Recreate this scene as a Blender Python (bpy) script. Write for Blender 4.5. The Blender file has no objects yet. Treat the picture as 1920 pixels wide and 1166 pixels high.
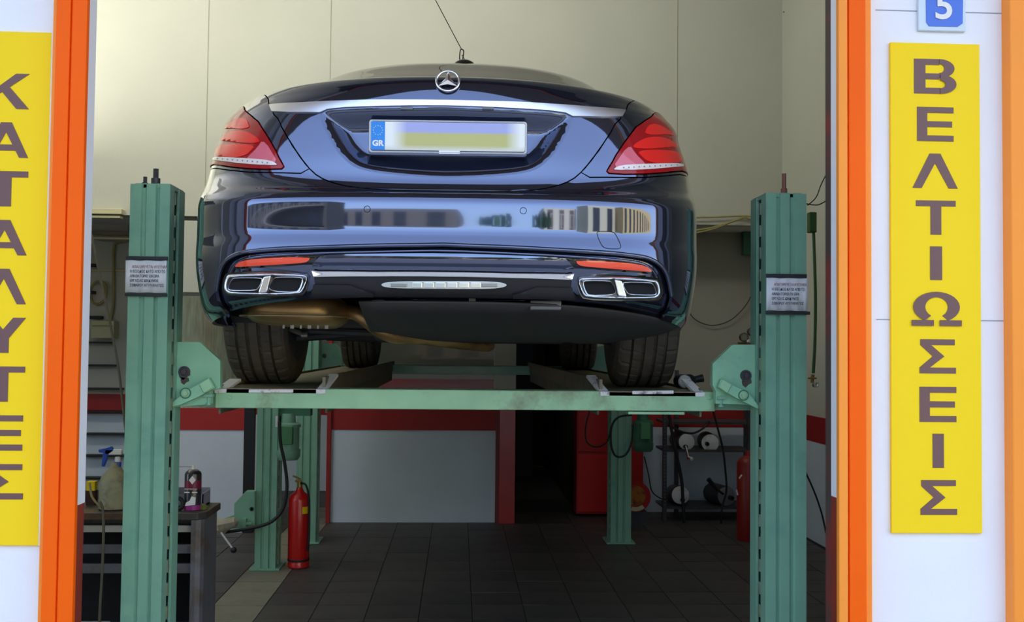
import bpy, bmesh, math, random
import numpy as np
from mathutils import Vector, Matrix, geometry
from mathutils.bvhtree import BVHTree
random.seed(7)
C = bpy.context.scene.collection
PI = math.pi
def rad(a): return a*PI/180

# ------------------------------------------------------------------ camera
F = 1900.0
cam_d = bpy.data.cameras.new('camera'); cam = bpy.data.objects.new('camera', cam_d); C.objects.link(cam)
cam_d.sensor_width = 36; cam_d.lens = 36*F/1920; cam_d.clip_start = .05; cam_d.clip_end = 300
CM = Matrix.Translation((0, 0, 1.5)) @ (Matrix.Rotation(rad(-2.95), 4, 'Z') @ Matrix.Rotation(rad(92.0), 4, 'X') @ Matrix.Rotation(rad(.58), 4, 'Z'))
cam.matrix_world = CM
bpy.context.scene.camera = cam

# ------------------------------------------------------------------ world, sun, exposure
sc = bpy.context.scene
sc.view_settings.view_transform = 'Standard'; sc.view_settings.look = 'None'
sc.view_settings.gamma = 1; sc.view_settings.use_curve_mapping = False
sc.view_settings.exposure = 1.76
w = bpy.data.worlds.new('sky'); sc.world = w; w.use_nodes = True
nt = w.node_tree; bg = nt.nodes['Background']; sky = nt.nodes.new('ShaderNodeTexSky')
sky.sky_type = 'NISHITA'; sky.sun_disc = False; sky.sun_elevation = rad(52); sky.sun_rotation = rad(20)
sky.air_density = 1.0; sky.dust_density = 2.2; sky.ozone_density = 1.2
hz = nt.nodes.new('ShaderNodeMix'); hz.data_type = 'RGBA'; hz.inputs['Factor'].default_value = .34; hz.inputs['B'].default_value = (1.45, 1.38, 1.30, 1)
nt.links.new(sky.outputs[0], hz.inputs['A']); nt.links.new(hz.outputs['Result'], bg.inputs[0]); bg.inputs[1].default_value = .30
sun_d = bpy.data.lights.new('sun', 'SUN'); sun_d.energy = 4.0; sun_d.angle = rad(.6); sun_d.color = (1, .95, .86)
sun = bpy.data.objects.new('sun', sun_d); C.objects.link(sun)
sun.rotation_euler = Vector((-.25, -.62, -.9)).to_track_quat('-Z', 'Y').to_euler()
def area(name, loc, size, energy, color, aim):
    d = bpy.data.lights.new(name, 'AREA'); d.shape = 'RECTANGLE'; d.size, d.size_y = size; d.energy = energy; d.color = color
    o = bpy.data.objects.new(name, d); C.objects.link(o); o.location = loc
    o.rotation_euler = Vector(aim).to_track_quat('-Z', 'Y').to_euler(); return o
area('uplight_glow', (-4.7, 6.6, 3.05), (2.4, 4.4), 42, (1, .98, .93), (0, 0, 1))  # unseen fill light added to brighten the left bay
area('wall_washer_glow', (-1.5, 6.22, 4.55), (5.4, .5), 19, (1, .98, .93), (0, 1, -.35))  # added fill light, out of view, that lifts the upper rear wall

# ------------------------------------------------------------------ helpers
def ray(px, py):
    d = CM.to_3x3() @ Vector(((px-960)/F, -(py-583)/F, -1)); return CM.translation.copy(), d
def W(px, py, Y):
    o, d = ray(px, py); t = (Y-o.y)/d.y; return o + d*t
def WX(px, Y, py=645): return W(px, py, Y).x
def WZ(py, Y, px=860): return W(px, py, Y).z
def lin(c): return c/12.92 if c <= .04045 else ((c+.055)/1.055)**2.4
def hx(s): return tuple(lin(int(s[i:i+2], 16)/255) for i in (0, 2, 4))
MATS = {}
def mat(name, col, rough=.6, metal=0, var=0, scale=8, bump=0, coat=0, spec=.5, stain=None, stain_amt=.5, emit=0, stretch=None, bscale=None, trans=0, ior=1.5, noise_detail=4):
    if name in MATS: return MATS[name]
    if isinstance(col, str): col = hx(col)
    m = bpy.data.materials.new(name); m.use_nodes = True; n = m.node_tree; b = n.nodes['Principled BSDF']
    b.inputs['Base Color'].default_value = (*col, 1); b.inputs['Roughness'].default_value = rough
    b.inputs['Metallic'].default_value = metal; b.inputs['Coat Weight'].default_value = coat
    b.inputs['Coat Roughness'].default_value = .02; b.inputs['Specular IOR Level'].default_value = spec
    b.inputs['IOR'].default_value = ior
    if trans: b.inputs['Transmission Weight'].default_value = trans
    if emit:
        b.inputs['Emission Color'].default_value = (*col, 1); b.inputs['Emission Strength'].default_value = emit
    if var or stain or bump:
        tc = n.nodes.new('ShaderNodeTexCoord'); src = tc.outputs['Object']
        if stretch:
            mp = n.nodes.new('ShaderNodeMapping'); mp.inputs['Scale'].default_value = stretch
            n.links.new(src, mp.inputs[0]); src = mp.outputs[0]
        nz = n.nodes.new('ShaderNodeTexNoise'); nz.inputs['Scale'].default_value = scale; nz.inputs['Detail'].default_value = noise_detail
        n.links.new(src, nz.inputs['Vector'])
        cur = None
        if var:
            mr = n.nodes.new('ShaderNodeMapRange'); mr.inputs[1].default_value = .3; mr.inputs[2].default_value = .7
            mr.inputs[3].default_value = 1-var; mr.inputs[4].default_value = 1+var
            n.links.new(nz.outputs[0], mr.inputs[0])
            mx = n.nodes.new('ShaderNodeVectorMath'); mx.operation = 'MULTIPLY'; mx.inputs[0].default_value = col
            n.links.new(mr.outputs[0], mx.inputs[1]); cur = mx.outputs[0]
        if stain:
            if isinstance(stain, str): stain = hx(stain)
            n2 = n.nodes.new('ShaderNodeTexNoise'); n2.inputs['Scale'].default_value = scale*.6; n2.inputs['Detail'].default_value = 8; n2.inputs['Roughness'].default_value = .65
            n.links.new(src, n2.inputs['Vector'])
            m2 = n.nodes.new('ShaderNodeMapRange'); m2.inputs[1].default_value = .64-.22*stain_amt; m2.inputs[2].default_value = .74-.1*stain_amt
            m2.inputs[4].default_value = .9
            n.links.new(n2.outputs[0], m2.inputs[0])
            mc = n.nodes.new('ShaderNodeMix'); mc.data_type = 'RGBA'
            n.links.new(m2.outputs[0], mc.inputs['Factor'])
            if cur: n.links.new(cur, mc.inputs['A'])
            else: mc.inputs['A'].default_value = (*col, 1)
            mc.inputs['B'].default_value = (*stain, 1); cur = mc.outputs['Result']
        if cur: n.links.new(cur, b.inputs['Base Color'])
        if bump:
            n3 = n.nodes.new('ShaderNodeTexNoise'); n3.inputs['Scale'].default_value = bscale or scale*4; n3.inputs['Detail'].default_value = 5
            n.links.new(src, n3.inputs['Vector'])
            bp = n.nodes.new('ShaderNodeBump'); bp.inputs['Strength'].default_value = bump; bp.inputs['Distance'].default_value = .004
            n.links.new(n3.outputs[0], bp.inputs['Height']); n.links.new(bp.outputs[0], b.inputs['Normal'])
    MATS[name] = m; return m

def tagit(o, label=None, cat=None, group=None, kind=None):
    if label: o['label'] = label
    if cat: o['category'] = cat
    if group: o['group'] = group
    if kind: o['kind'] = kind
    return o
def empty(name, loc, label, cat, group=None, rz=0):
    o = bpy.data.objects.new(name, None); C.objects.link(o); o.location = loc; o.rotation_euler = (0, 0, rz)
    o.empty_display_size = .1
    o['_loc'] = list(loc); return tagit(o, label, cat, group)
class MB:
    def __init__(s): s.v = []; s.f = []
    def add(s, vs, fs):
        k = len(s.v); s.v += [tuple(v) for v in vs]; s.f += [tuple(i+k for i in f) for f in fs]; return s
    def box(s, x0, x1, y0, y1, z0, z1, rot=None, piv=None):
        vs = [Vector((x, y, z)) for z in (z0, z1) for x, y in ((x0, y0), (x1, y0), (x1, y1), (x0, y1))]
        if rot:
            R = Matrix.Rotation(rot[0], 3, rot[1]); p = Vector(piv) if piv else Vector(((x0+x1)/2, (y0+y1)/2, (z0+z1)/2))
            vs = [R @ (v-p)+p for v in vs]
        return s.add(vs, [(3, 2, 1, 0), (4, 5, 6, 7), (0, 1, 5, 4), (1, 2, 6, 5), (2, 3, 7, 6), (3, 0, 4, 7)])
    def prism(s, pts, d):            # pts: 3D polygon, d: extrusion vector
        n = len(pts); d = Vector(d); a = [Vector(p) for p in pts]; nn = Vector()
        for i in range(n): nn += a[i].cross(a[(i+1) % n])
        if nn.dot(d) > 0: a = a[::-1]
        b = [p+d for p in a]
        return s.add(a+b, [tuple(range(n)), tuple(range(2*n-1, n-1, -1))]+[((i+1) % n, i, n+i, n+(i+1) % n) for i in range(n)])
    def cyl(s, a, b, r, r2=None, n=16, cap=True):
        a = Vector(a); b = Vector(b); r2 = r if r2 is None else r2; z = (b-a).normalized()
        x = z.orthogonal().normalized(); y = z.cross(x); vs = []
        for c, q in ((a, r), (b, r2)):
            for i in range(n): t = 2*PI*i/n; vs.append(c+x*math.cos(t)*q+y*math.sin(t)*q)
        fs = [(i, (i+1) % n, n+(i+1) % n, n+i) for i in range(n)]
        if cap: fs += [tuple(range(n-1, -1, -1)), tuple(range(n, 2*n))]
        return s.add(vs, fs)
    def lathe(s, a, ax, prof, n=24, fr=None):   # prof: (along, radius)
        a = Vector(a); z = Vector(ax).normalized(); x = z.orthogonal().normalized(); y = z.cross(x); vs = []
        for k, (h, r) in enumerate(prof):
            for i in range(n):
                t = 2*PI*i/n; q = fr(k, i, r) if fr else r
                vs.append(a+z*h+x*math.cos(t)*q+y*math.sin(t)*q)
        m = len(prof)
        fs = [(k*n+i, k*n+(i+1) % n, (k+1)*n+(i+1) % n, (k+1)*n+i) for k in range(m-1) for i in range(n)]
        if prof[0][1] > 1e-5: fs.append(tuple(range(n-1, -1, -1)))
        if prof[-1][1] > 1e-5: fs.append(tuple(range((m-1)*n, m*n)))
        return s.add(vs, fs)
    def tube(s, pts, r, n=8, closed=False):
        P = [Vector(p) for p in pts]; m = len(P); vs = []; x = None
        for i in range(m):
            if closed: t = P[(i+1) % m]-P[i-1]
            else: t = P[min(i+1, m-1)]-P[max(i-1, 0)]
            t.normalize()
            x = t.orthogonal().normalized() if x is None else (x-t*x.dot(t)).normalized()
            y = t.cross(x); q = r[i] if isinstance(r, (list, tuple)) else r
            for k in range(n): a = 2*PI*k/n; vs.append(P[i]+x*math.cos(a)*q+y*math.sin(a)*q)
        fs = [(i*n+k, i*n+(k+1) % n, ((i+1) % m)*n+(k+1) % n, ((i+1) % m)*n+k) for i in range(m if closed else m-1) for k in range(n)]
        if not closed: fs += [tuple(range(n-1, -1, -1)), tuple(range((m-1)*n, m*n))]
        return s.add(vs, fs)
    def build(s, name, m, parent=None, local=False, smooth=None, bev=0, flat=False, bseg=2):
        me = bpy.data.meshes.new(name); me.from_pydata(s.v, [], s.f)
        me.materials.append(m); o = bpy.data.objects.new(name, me); C.objects.link(o)
        me.validate(); me.update()
        if smooth:
            me.polygons.foreach_set('use_smooth', [True]*len(me.polygons)); me.set_sharp_from_angle(angle=rad(smooth))
        if bev:
            b = o.modifiers.new('bevel', 'BEVEL'); b.width = bev; b.segments = bseg; b.limit_method = 'ANGLE'; b.angle_limit = rad(35)
        if parent is not None:
            o.parent = parent
            if not local: o.matrix_parent_inverse = inv_of(parent)
        return o
def inv_of(p):          # parts are modelled in world space: undo the thing's own placement (a part as parent sits at the origin already)
    if '_loc' in p: return (Matrix.Translation(Vector(p['_loc'])) @ Matrix.Rotation(p.rotation_euler.z, 4, 'Z')).inverted()
    return Matrix.Identity(4)
def smooth_path(pts, k=6):
    P = [Vector(p) for p in pts]; out = []
    for i in range(len(P)-1):
        p0 = P[max(i-1, 0)]; p1 = P[i]; p2 = P[i+1]; p3 = P[min(i+2, len(P)-1)]
        for j in range(k):
            t = j/k; out.append(.5*((2*p1)+(p2-p0)*t+(2*p0-5*p1+4*p2-p3)*t*t+(3*p1-3*p2+p3-p0)*t**3))
    out.append(P[-1]); return out
def plate(px, Y, th):                       # a sheet standing across the view at depth Y
    return [W(x, y, Y) for x, y in px], (0, th, 0)
def text(name, s, size, m, parent, org, xax=(1, 0, 0), zax=(0, 0, 1), ext=.001, wide=1, bold=0, align='CENTER'):
    cu = bpy.data.curves.new(name, 'FONT'); cu.body = s; cu.size = size; cu.extrude = ext; cu.offset = bold; cu.align_x = align; cu.align_y = 'CENTER'
    cu.resolution_u = 4
    t = bpy.data.objects.new(name, cu); C.objects.link(t)
    dg = bpy.context.evaluated_depsgraph_get(); me = bpy.data.meshes.new_from_object(t.evaluated_get(dg)); bpy.data.objects.remove(t)
    X = Vector(xax).normalized(); Z = Vector(zax).normalized(); O = Vector(org); N = X.cross(Z)
    for v in me.vertices: v.co = O+X*v.co.x*wide+Z*v.co.y-N*v.co.z
    me.materials.clear(); me.materials.append(m)
    o = bpy.data.objects.new(name, me); C.objects.link(o)
    if parent is not None: o.parent = parent; o.matrix_parent_inverse = inv_of(parent)
    return o

# ------------------------------------------------------------------ materials
M = dict(
 beige=mat('beige_plaster', 'c5c6b7', .85, var=.03, scale=1.5, bump=.15, bscale=60),
 grey_wall=mat('grey_blue_wall_paint', 'd2dfe7', .7, var=.04, scale=3, bump=.1, bscale=40),
 red_wall=mat('red_wall_paint', 'a01e1c', .55, var=.08, scale=4),
 ceiling=mat('ceiling_white', 'dddcd4', .9),
 white_fac=mat('white_facade_panel', 'eff1f5', .75, var=.015, scale=4, bump=.1, bscale=90),
 orange=mat('orange_frame_paint', 'ff6400', .55, var=.03, scale=3, spec=.2),
 orange_lt=mat('light_orange_frame_paint', 'ff9a38', .5, var=.03, scale=3, spec=.3),
 red_jamb=mat('dark_red_jamb', '8c3424', .6, var=.15, scale=9),
 brown_jamb=mat('brown_worn_jamb', '4b403a', .7, stain='8d2f26', stain_amt=.8, scale=7),
 tile=mat('grey_floor_tile', '4e4a47', .55, var=.12, scale=6, stain='3c3a38', stain_amt=.8, bump=.1),
 tile_b=mat('grey_floor_tile_dark', '464341', .55, var=.14, scale=7, stain='363432', stain_amt=.9, bump=.1),
 tile_l=mat('worn_light_floor_tile', '837f70', .6, var=.08, scale=9, stain='6a685c', stain_amt=.6, bump=.1),
 grout=mat('dark_grout', '262422', .9),
 green=mat('sea_green_machine_paint', '82b498', .45, var=.06, scale=5, stain='6a9f8a', stain_amt=.5, coat=.15),
 green_lt=mat('light_green_worn_paint', '9ccb9e', .5, var=.12, scale=7, stain='7d7f63', stain_amt=.55, coat=.1),
 green_mid=mat('mid_green_machine_paint', '8fc6a0', .5, var=.08, scale=9, stain='6fa586', stain_amt=.4, coat=.1),
 green_dk=mat('dark_green_motor_paint', '3c7356', .5, var=.12, scale=9),
 runway=mat('dirty_runway_steel', '7b7660', .6, metal=.2, var=.15, scale=9, stain='9b7238', stain_amt=.4),
 wornwhite=mat('worn_white_paint', 'e6e4e2', .6, stain='2c2a28', stain_amt=.35, scale=40),
 black=mat('black_plastic', '17171a', .5), blackrub=mat('black_rubber', '242322', .75, var=.1, scale=30),
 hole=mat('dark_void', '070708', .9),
 tyre=mat('tyre_rubber', '565045', .75, var=.15, scale=12, stain='6b6250', stain_amt=.5),
 steel=mat('dull_steel', '8d8b85', .4, metal=.8, var=.1, scale=20),
 dsteel=mat('dark_steel', '4b4d50', .5, metal=.5, var=.15, scale=9, stain='5d4a35', stain_amt=.5),
 grey_metal=mat('grey_painted_steel', '6d7076', .5, metal=.2, var=.12, scale=6, stain='5b4c3a', stain_amt=.45),
 satin=mat('satin_chrome', 'f4f5f8', .33, metal=1),
 chrome=mat('chrome', 'f4f5f7', .16, metal=1),
 paint=mat('navy_metallic_paint', (.085, .105, .175), .05, metal=.92, coat=1.0),
 gloss_black=mat('gloss_black', '08080a', .08, coat=.6),
 dglass=mat('tinted_glass', '0a0c0c', .03),
 undertray=mat('undertray_plastic', '2b2a29', .65, var=.1, scale=9),
 tan=mat('heat_stained_steel', 'a88858', .38, metal=.75, var=.22, scale=5, stain='5c4526', stain_amt=.6, stretch=(1, 1, 3)),
 yellow=mat('yellow_sign_vinyl', 'ffda1e', .6, spec=.2), letter=mat('brown_sign_letter', '70504e', .5),
 white=mat('white_plastic', 'e9e9e6', .45), paper=mat('white_paper', 'eef0f2', .8), ink=mat('dark_ink', '3f4150', .8), ink_r=mat('faded_red_ink', 'a97a7a', .8),
 red=mat('red_enamel', 'c81410', .35, coat=.4), red_dk=mat('red_cabinet_paint', 'b01212', .45, var=.06, scale=4),
 blue=mat('blue_plastic', '2a52b8', .4), cream=mat('cream_plastic', 'cfcaa0', .6),
 cable=mat('black_cable', '121315', .5), wire_y=mat('yellowish_cable', 'a39862', .6), grey_cable=mat('grey_cable', '6a6552', .6),
 brass=mat('brass', 'a88a50', .35, metal=.8), hose_g=mat('green_hose', '2f5a2c', .5),
)
# ------------------------------------------------------------------ setting
def S_(name, mb, m, **k):
    o = mb.build(name, m, **k); o['kind'] = 'structure'; return o
YB = 8.68         # upper rear wall face
YR = 9.25         # rear wall of the right bay
YL = 10.55        # far rear wall on the left
XR = 2.80         # right side wall
YF = 3.17         # face of the street front
CEIL = 5.0
xc0 = WX(936, YB, 800); xc1 = WX(966, YB, 800)      # the red column
xd1 = WX(1080, YR, 800)
S_('wall_back', MB().box(-6.6, XR, YB, YB+.15, 2.575, CEIL), M['beige'])
for px in (388, 618, 1270):
    x = WX(px, YB, 200); S_('trim_1', MB().box(x-.003, x+.003, YB-.002, YB+.01, 2.6, CEIL), mat('seam_shadow_gap', 'a09e84', .9))  # wall seams drawn as thin strips of darker beige
S_('wall_back_left', MB().box(-6.6, xc0-.02, YL, YL+.1, 0, 2.9), M['beige'])
S_('trim_2', MB().box(-6.6, xc0-.02, YL-.012, YL, .775, .975), M['red_wall'])
S_('trim_3', MB().box(-6.6, xc0-.02, YL-.010, YL, 0, .775), M['grey_wall'])
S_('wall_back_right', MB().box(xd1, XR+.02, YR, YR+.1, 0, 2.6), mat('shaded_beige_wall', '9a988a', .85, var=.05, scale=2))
S_('trim_4', MB().box(xd1, XR, YR-.012, YR, .775, .975), M['red_wall'])
S_('trim_5', MB().box(xd1, XR, YR-.010, YR, 0, .775), M['grey_wall'])
S_('ceiling', MB().box(-6.7, XR+.2, YF, YL+3, CEIL, CEIL+.15), M['ceiling'])
S_('trim_6', MB().box(-6.6, XR, YB+.15, YL+3, 2.575, 2.62), M['ceiling'])
# doorway corridor
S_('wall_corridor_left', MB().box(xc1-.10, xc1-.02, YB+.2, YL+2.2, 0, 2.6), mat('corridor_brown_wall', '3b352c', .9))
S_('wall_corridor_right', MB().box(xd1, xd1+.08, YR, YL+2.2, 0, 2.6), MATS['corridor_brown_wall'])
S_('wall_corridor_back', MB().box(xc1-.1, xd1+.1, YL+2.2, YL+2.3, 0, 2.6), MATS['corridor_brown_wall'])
S_('door_1', MB().box(WX(967, YL+1.2), WX(1000, YL+1.2), YL+1.2, YL+1.26, 0, 2.05), M['black'])
# side wall right
S_('wall_right', MB().box(XR, XR+.15, YF+.12, YR, 0, CEIL), M['beige'])
S_('trim_7', MB().box(XR-.01, XR, YF+.12, YR, .775, .975), M['red_wall'])
S_('trim_8', MB().box(XR-.008, XR, YF+.12, YR, 0, .775), M['grey_wall'])
S_('wall_left', MB().box(-6.7, -6.6, YF, YL, 0, CEIL), M['beige'])
# floor with tiles
fl = S_('floor', MB().box(-6.6, XR+.1, YF-.05, YL+2.3, -.08, -.004), M['grout'])
T = .296; x_off = WX(877, 8.7, 975)
def tile_mb(w=T-.006): return MB().box(-w/2, w/2, -w/2, w/2, -.02, 0)
base = {}
for k in ('tile', 'tile_b', 'tile_l'):
    mb = tile_mb(); me = bpy.data.meshes.new('floor_tile'); me.from_pydata(mb.v, [], mb.f); me.materials.append(M[k]); base[k] = me
rest = MB(); rest_l = MB(); ntile = 0
for j in range(0, 27):
    for i in range(-22, 10):
        x = x_off+(i+.5)*T; y = YF+.1+(j+.5)*T
        if y > YL+.9 or x < -6.5 or x > XR: continue
        k = 'tile_l' if i == -5 else random.choice(('tile', 'tile', 'tile_b'))
        px = 862+x*F/y
        if y > 5.45 and y < 9.6 and 380 < px < 1520 and ntile < 295:
            o = bpy.data.objects.new('tile', base[k]); C.objects.link(o); o.location = (x, y, random.uniform(-.0012, .0012)); o.parent = fl
            o.rotation_euler = (random.uniform(-.002, .002), random.uniform(-.002, .002), 0); ntile += 1
        else: rest.box(x-T/2+.003, x+T/2-.003, y-T/2+.003, y+T/2-.003, -.02, 0)
o = rest.build('tiles_beyond', M['tile'], fl); o['kind'] = 'stuff'
# street front: jambs, frames, white cladding
xo0, xo1 = WX(153, YF, 645)-.012, WX(1576, YF, 645)
HZ = 4.1
EXT = 7.5
def facade(name, x0, x1, z0=-.1, z1=EXT): return S_(name, MB().box(x0, x1, YF, YF+.14, z0, z1), M['white_fac'])
xl0 = WX(75, YF-.06); xr1 = WX(1645, YF-.06)
facade('wall_front_left', -3.15, xo0-.035); facade('wall_front_right', xo1+.03, WX(1884, YF))
facade('wall_front_top', -6.4, XR+.4, HZ, EXT)
S_('wall_front_far_left', MB().box(-9, -6.2, YF, YF+.14, -.1, EXT), M['white_fac'])
S_('wall_front_far_right', MB().box(WX(1884, YF)+.2, 8, YF, YF+.14, -.1, EXT), M['white_fac'])
S_('roof', MB().box(-9, 8, YF-.2, YL+3, EXT, EXT+.2), M['white_fac'])
def post_trim(n, x0, x1, mirror):
    # folded sheet frame: light flange, deep orange face, groove, light orange return
    a = [0, .17, .50, .54, 1.0] if not mirror else [0, .30, .43, .46, 1.0]
    e = empty('door_frame', ((x0+x1)/2, YF, -.1), {0: 'orange folded metal door frame left of the garage opening', 1: 'orange folded metal door frame right of the garage opening', 2: 'light orange frame strip at the far right edge of the facade', 3: 'orange folded metal frame beside the neighbouring garage opening'}[n], 'door frame')
    X = lambda t: x0+(x1-x0)*t
    if not mirror: seq = [(0, .17, .035, 'orange_lt'), (.17, .55, .06, 'orange'), (.55, .60, .052, 'orange'), (.60, 1.0, .06, 'orange'), ]
    else: seq = [(0, .25, .06, 'orange_lt'), (.25, .29, .052, 'orange'), (.29, .76, .06, 'orange'), (.76, 1.0, .035, 'orange_lt')]
    for (p, q, dd, m) in seq:
        edge = (not mirror and q > .99 and n == 0) or (mirror and p < .01)
        MB().box(X(p), X(q), YF-dd, YF-.036 if edge else YF+.02, -.1, HZ+.12).build('frame_fold', M[m], e, bev=.003)
    return e
post_trim(0, WX(77, YF-.06), WX(148, YF-.06), False)
post_trim(1, WX(1573, YF-.06), WX(1641, YF-.06), True)
post_trim(3, -3.27, -3.15, False)
e = empty('door_frame', (WX(1890, YF), YF, -.1), 'light orange frame strip at the right end of the white facade', 'door frame')
MB().box(WX(1882, YF), WX(1882, YF)+.10, YF-.05, YF+.1, -.1, EXT).build('frame_fold', M['orange_lt'], e, bev=.004)
MB().box(WX(1882, YF)+.10, WX(1882, YF)+.2, YF-.03, YF+.1, -.1, EXT).build('frame_fold', M['orange'], e, bev=.004)
# cladding joints
for (x0, x1) in ((WX(1643, YF), WX(1882, YF)), (-3.15, xl0)):
    for zz in (WZ(600, YF, 1760), WZ(22, YF, 1760)):
        S_('trim_9', MB().box(x0, x1, YF-.0015, YF+.01, zz-.0015, zz+.0015), mat('joint_grey', '9ba3b0', .8))
# jambs: white return strip, red below, dark worn edge behind
zr = WZ(938, YF+.1, 165)
S_('trim_10', MB().box(xo0-.035, xo0+.012, YF-.034, YF+.06, zr, HZ), M['white_fac'])
S_('trim_11', MB().box(xo0-.035, xo0+.010, YF-.034, YF+.06, -.05, zr), M['red_jamb'])
xj = WX(1578, YF-.03)
S_('trim_12', MB().box(xj-.006, xj+.06, YF-.034, YF+.045, WZ(933, YF, 1568), HZ), M['white_fac'])
S_('trim_13', MB().box(xj-.006, xj+.06, YF-.034, YF+.045, -.05, WZ(933, YF, 1568)), M['red_jamb'])
S_('trim_14', MB().box(xj-.004, xj+.06, YF+.045, YF+.10, -.05, HZ), M['brown_jamb'])
S_('trim_15', MB().box(xo0-.03, xo1+.03, YF-.06, YF+.2, HZ, HZ+.12), M['orange'])
# doors of the shopfront: rolled shutter box above the opening
S_('trim_16', MB().box(xo0-.03, xo1+.03, YF+.14, YF+.5, HZ-.05, HZ+.4), mat('shutter_box_brown', '5a504a', .6))
S_('balcony_slab', MB().box(-9, 8, YF-1.55, YF, HZ+.12, HZ+.32), mat('balcony_underside', '857768', .85))
# pavement, road and the street opposite, mirrored in the car
S_('sidewalk', MB().box(-30, 30, YF-3.8, YF-.06, -.12, -.03), mat('pavement_concrete', 'a8a49a', .85, var=.08, scale=3))
S_('road', MB().box(-60, 60, -60, YF-3.8, -.3, -.2), mat('asphalt', '55565a', .85, var=.1, scale=2))
# ------------------------------------------------------------------ signs
def sign_letters(parent, seq, cx, Y, kw, kh):
    # strokes of each letter in a unit cell: boxes (x0,x1,z0,z1) or polygons
    v, h = .27, .17
    def quad(*p): return ('p', p)
    L = {
     'E': [(0, v, 0, 1), (v, .97, 0, h), (v, .93, .5-h/2, .5+h/2), (v, .97, 1-h, 1)],
     'I': [(.5-v/2, .5+v/2, 0, 1)],
     'T': [(.5-v/2, .5+v/2, 0, 1-h), (0, 1, 1-h, 1)],
     'L': [quad((0, 0), (.2, 0), (.5, .72), (.5, 1), (.38, 1)), quad((1, 0), (.8, 0), (.5, .72), (.5, 1), (.62, 1))],
     'A': [quad((0, 0), (.2, 0), (.5, .72), (.5, 1), (.38, 1)), quad((1, 0), (.8, 0), (.5, .72), (.5, 1), (.62, 1)), (.27, .73, .2, .2+h)],
     'S': [(.02, .97, 1-h, 1), (0, 1, 0, h), quad((.02, 1-h), (.32, 1-h), (.68, .5), (.36, .5)), quad((.36, .5), (.68, .5), (.28, h), (0, h))],
     'K': [(0, v, 0, 1), quad((v, .36), (v, .58), (.70, 1), (1, 1)), quad((.34, .56), (.52, .68), (1, 0), (.72, 0))],
     'Y': [(.5-v/2, .5+v/2, 0, .42), quad((0, 1), (.28, 1), (.5, .66), (.5, .42), (.365, .42)), quad((1, 1), (.72, 1), (.5, .66), (.5, .42), (.635, .42))],
    }
    def arc(cx, cz, rx, rz, a0, a1, n=12): return [(cx+rx*math.cos(rad(a0+(a1-a0)*i/n)), cz+rz*math.sin(rad(a0+(a1-a0)*i/n))) for i in range(n+1)]
    def ring(o, i): return [('p', (o[k], o[k+1], i[k+1], i[k])) for k in range(len(o)-1)]
    L['B'] = [(0, v, 0, 1), (v, .62, 0, h), (v, .60, .5-h/2, .5+h/2), (v, .60, 1-h, 1)] + ring(arc(.60, .75-.02, .36, .27, -90, 90), arc(.60, .73, .12, .13, -90, 90)) + ring(arc(.62, .275, .38, .275, -90, 90), arc(.62, .27, .12, .11, -90, 90))
    L['W'] = ring(arc(.5, .55, .47, .45, -60, 240, 24), arc(.5, .55, .23, .29, -60, 240, 24)) + [(0, .44, 0, h), (.56, 1, 0, h)]
    for ch, zc, ww, hh in seq:
        mb = MB(); dq = 0
        for s_ in L[ch]:
            if s_[0] == 'p': pts = s_[1]
            else: x0, x1, z0, z1 = s_; pts = [(x0, z0), (x1, z0), (x1, z1), (x0, z1)]
            dq += .00012
            mb.prism([(cx+(x-.5)*ww, Y-dq, zc+(z-.5)*hh) for x, z in pts], (0, -.0015, 0))
        mb.build('letter', M['letter'], parent)
YS = YF-.012
x0, x1 = WX(1671, YS), WX(1840, YS); z1, z0 = W(1752, 81, YS).z, W(1760, 1000, YS).z
e = empty('shop_sign', ((x0+x1)/2, YS, z0), 'tall yellow sign reading ΒΕΛΤΙΩΣΕΙΣ in brown letters on the right facade', 'sign')
MB().box(x0, x1, YS, YF, z0, z1).build('sign_board', M['yellow'], e, bev=.002)
SX = F/YS
seq = []
for ch, a, b, ya, yb in (('B', 1711, 1795, 111, 176), ('E', 1717, 1792, 201, 265), ('L', 1708, 1798, 288, 353), ('T', 1715, 1794, 376, 440), ('I', 1711, 1799, 462, 525),
                         ('W', 1706, 1805, 547, 611), ('S', 1722, 1794, 636, 700), ('E', 1722, 1797, 725, 791), ('I', 1718, 1800, 813, 877), ('S', 1724, 1796, 900, 965)):
    zt, zb = W((a+b)/2, ya, YS).z, W((a+b)/2, yb, YS).z
    cxx = W((a+b)/2, (ya+yb)/2, YS).x
    sign_letters(e, [(ch, (zt+zb)/2, (b-a)/SX*.99, zt-zb)], cxx, YS, 1, 1)
x1 = WX(82, YS); x0 = x1-.285; z1, z0 = W(60, 60, YS).z, W(60, 1023, YS).z
e = empty('shop_sign', ((x0+x1)/2, YS, z0), 'tall yellow sign reading ΚΑΤΑΛΥΤΕΣ cut by the left picture edge', 'sign')
MB().box(x0, x1, YS, YF, z0, z1).build('sign_board', M['yellow'], e, bev=.002)
MB().box(x1, x1+.006, YS-.001, YF, z0, z1).build('sign_edge', M['white'], e)
for k, ch in enumerate('KATALYTES'):
    ya = 138+91.5*k; zt, zb = W(15, ya, YS).z, W(15, ya+66, YS).z
    sign_letters(e, [(ch, (zt+zb)/2, .135, zt-zb)], W(13-1.5*k, ya+33, YS).x, YS, 1, 1)
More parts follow.
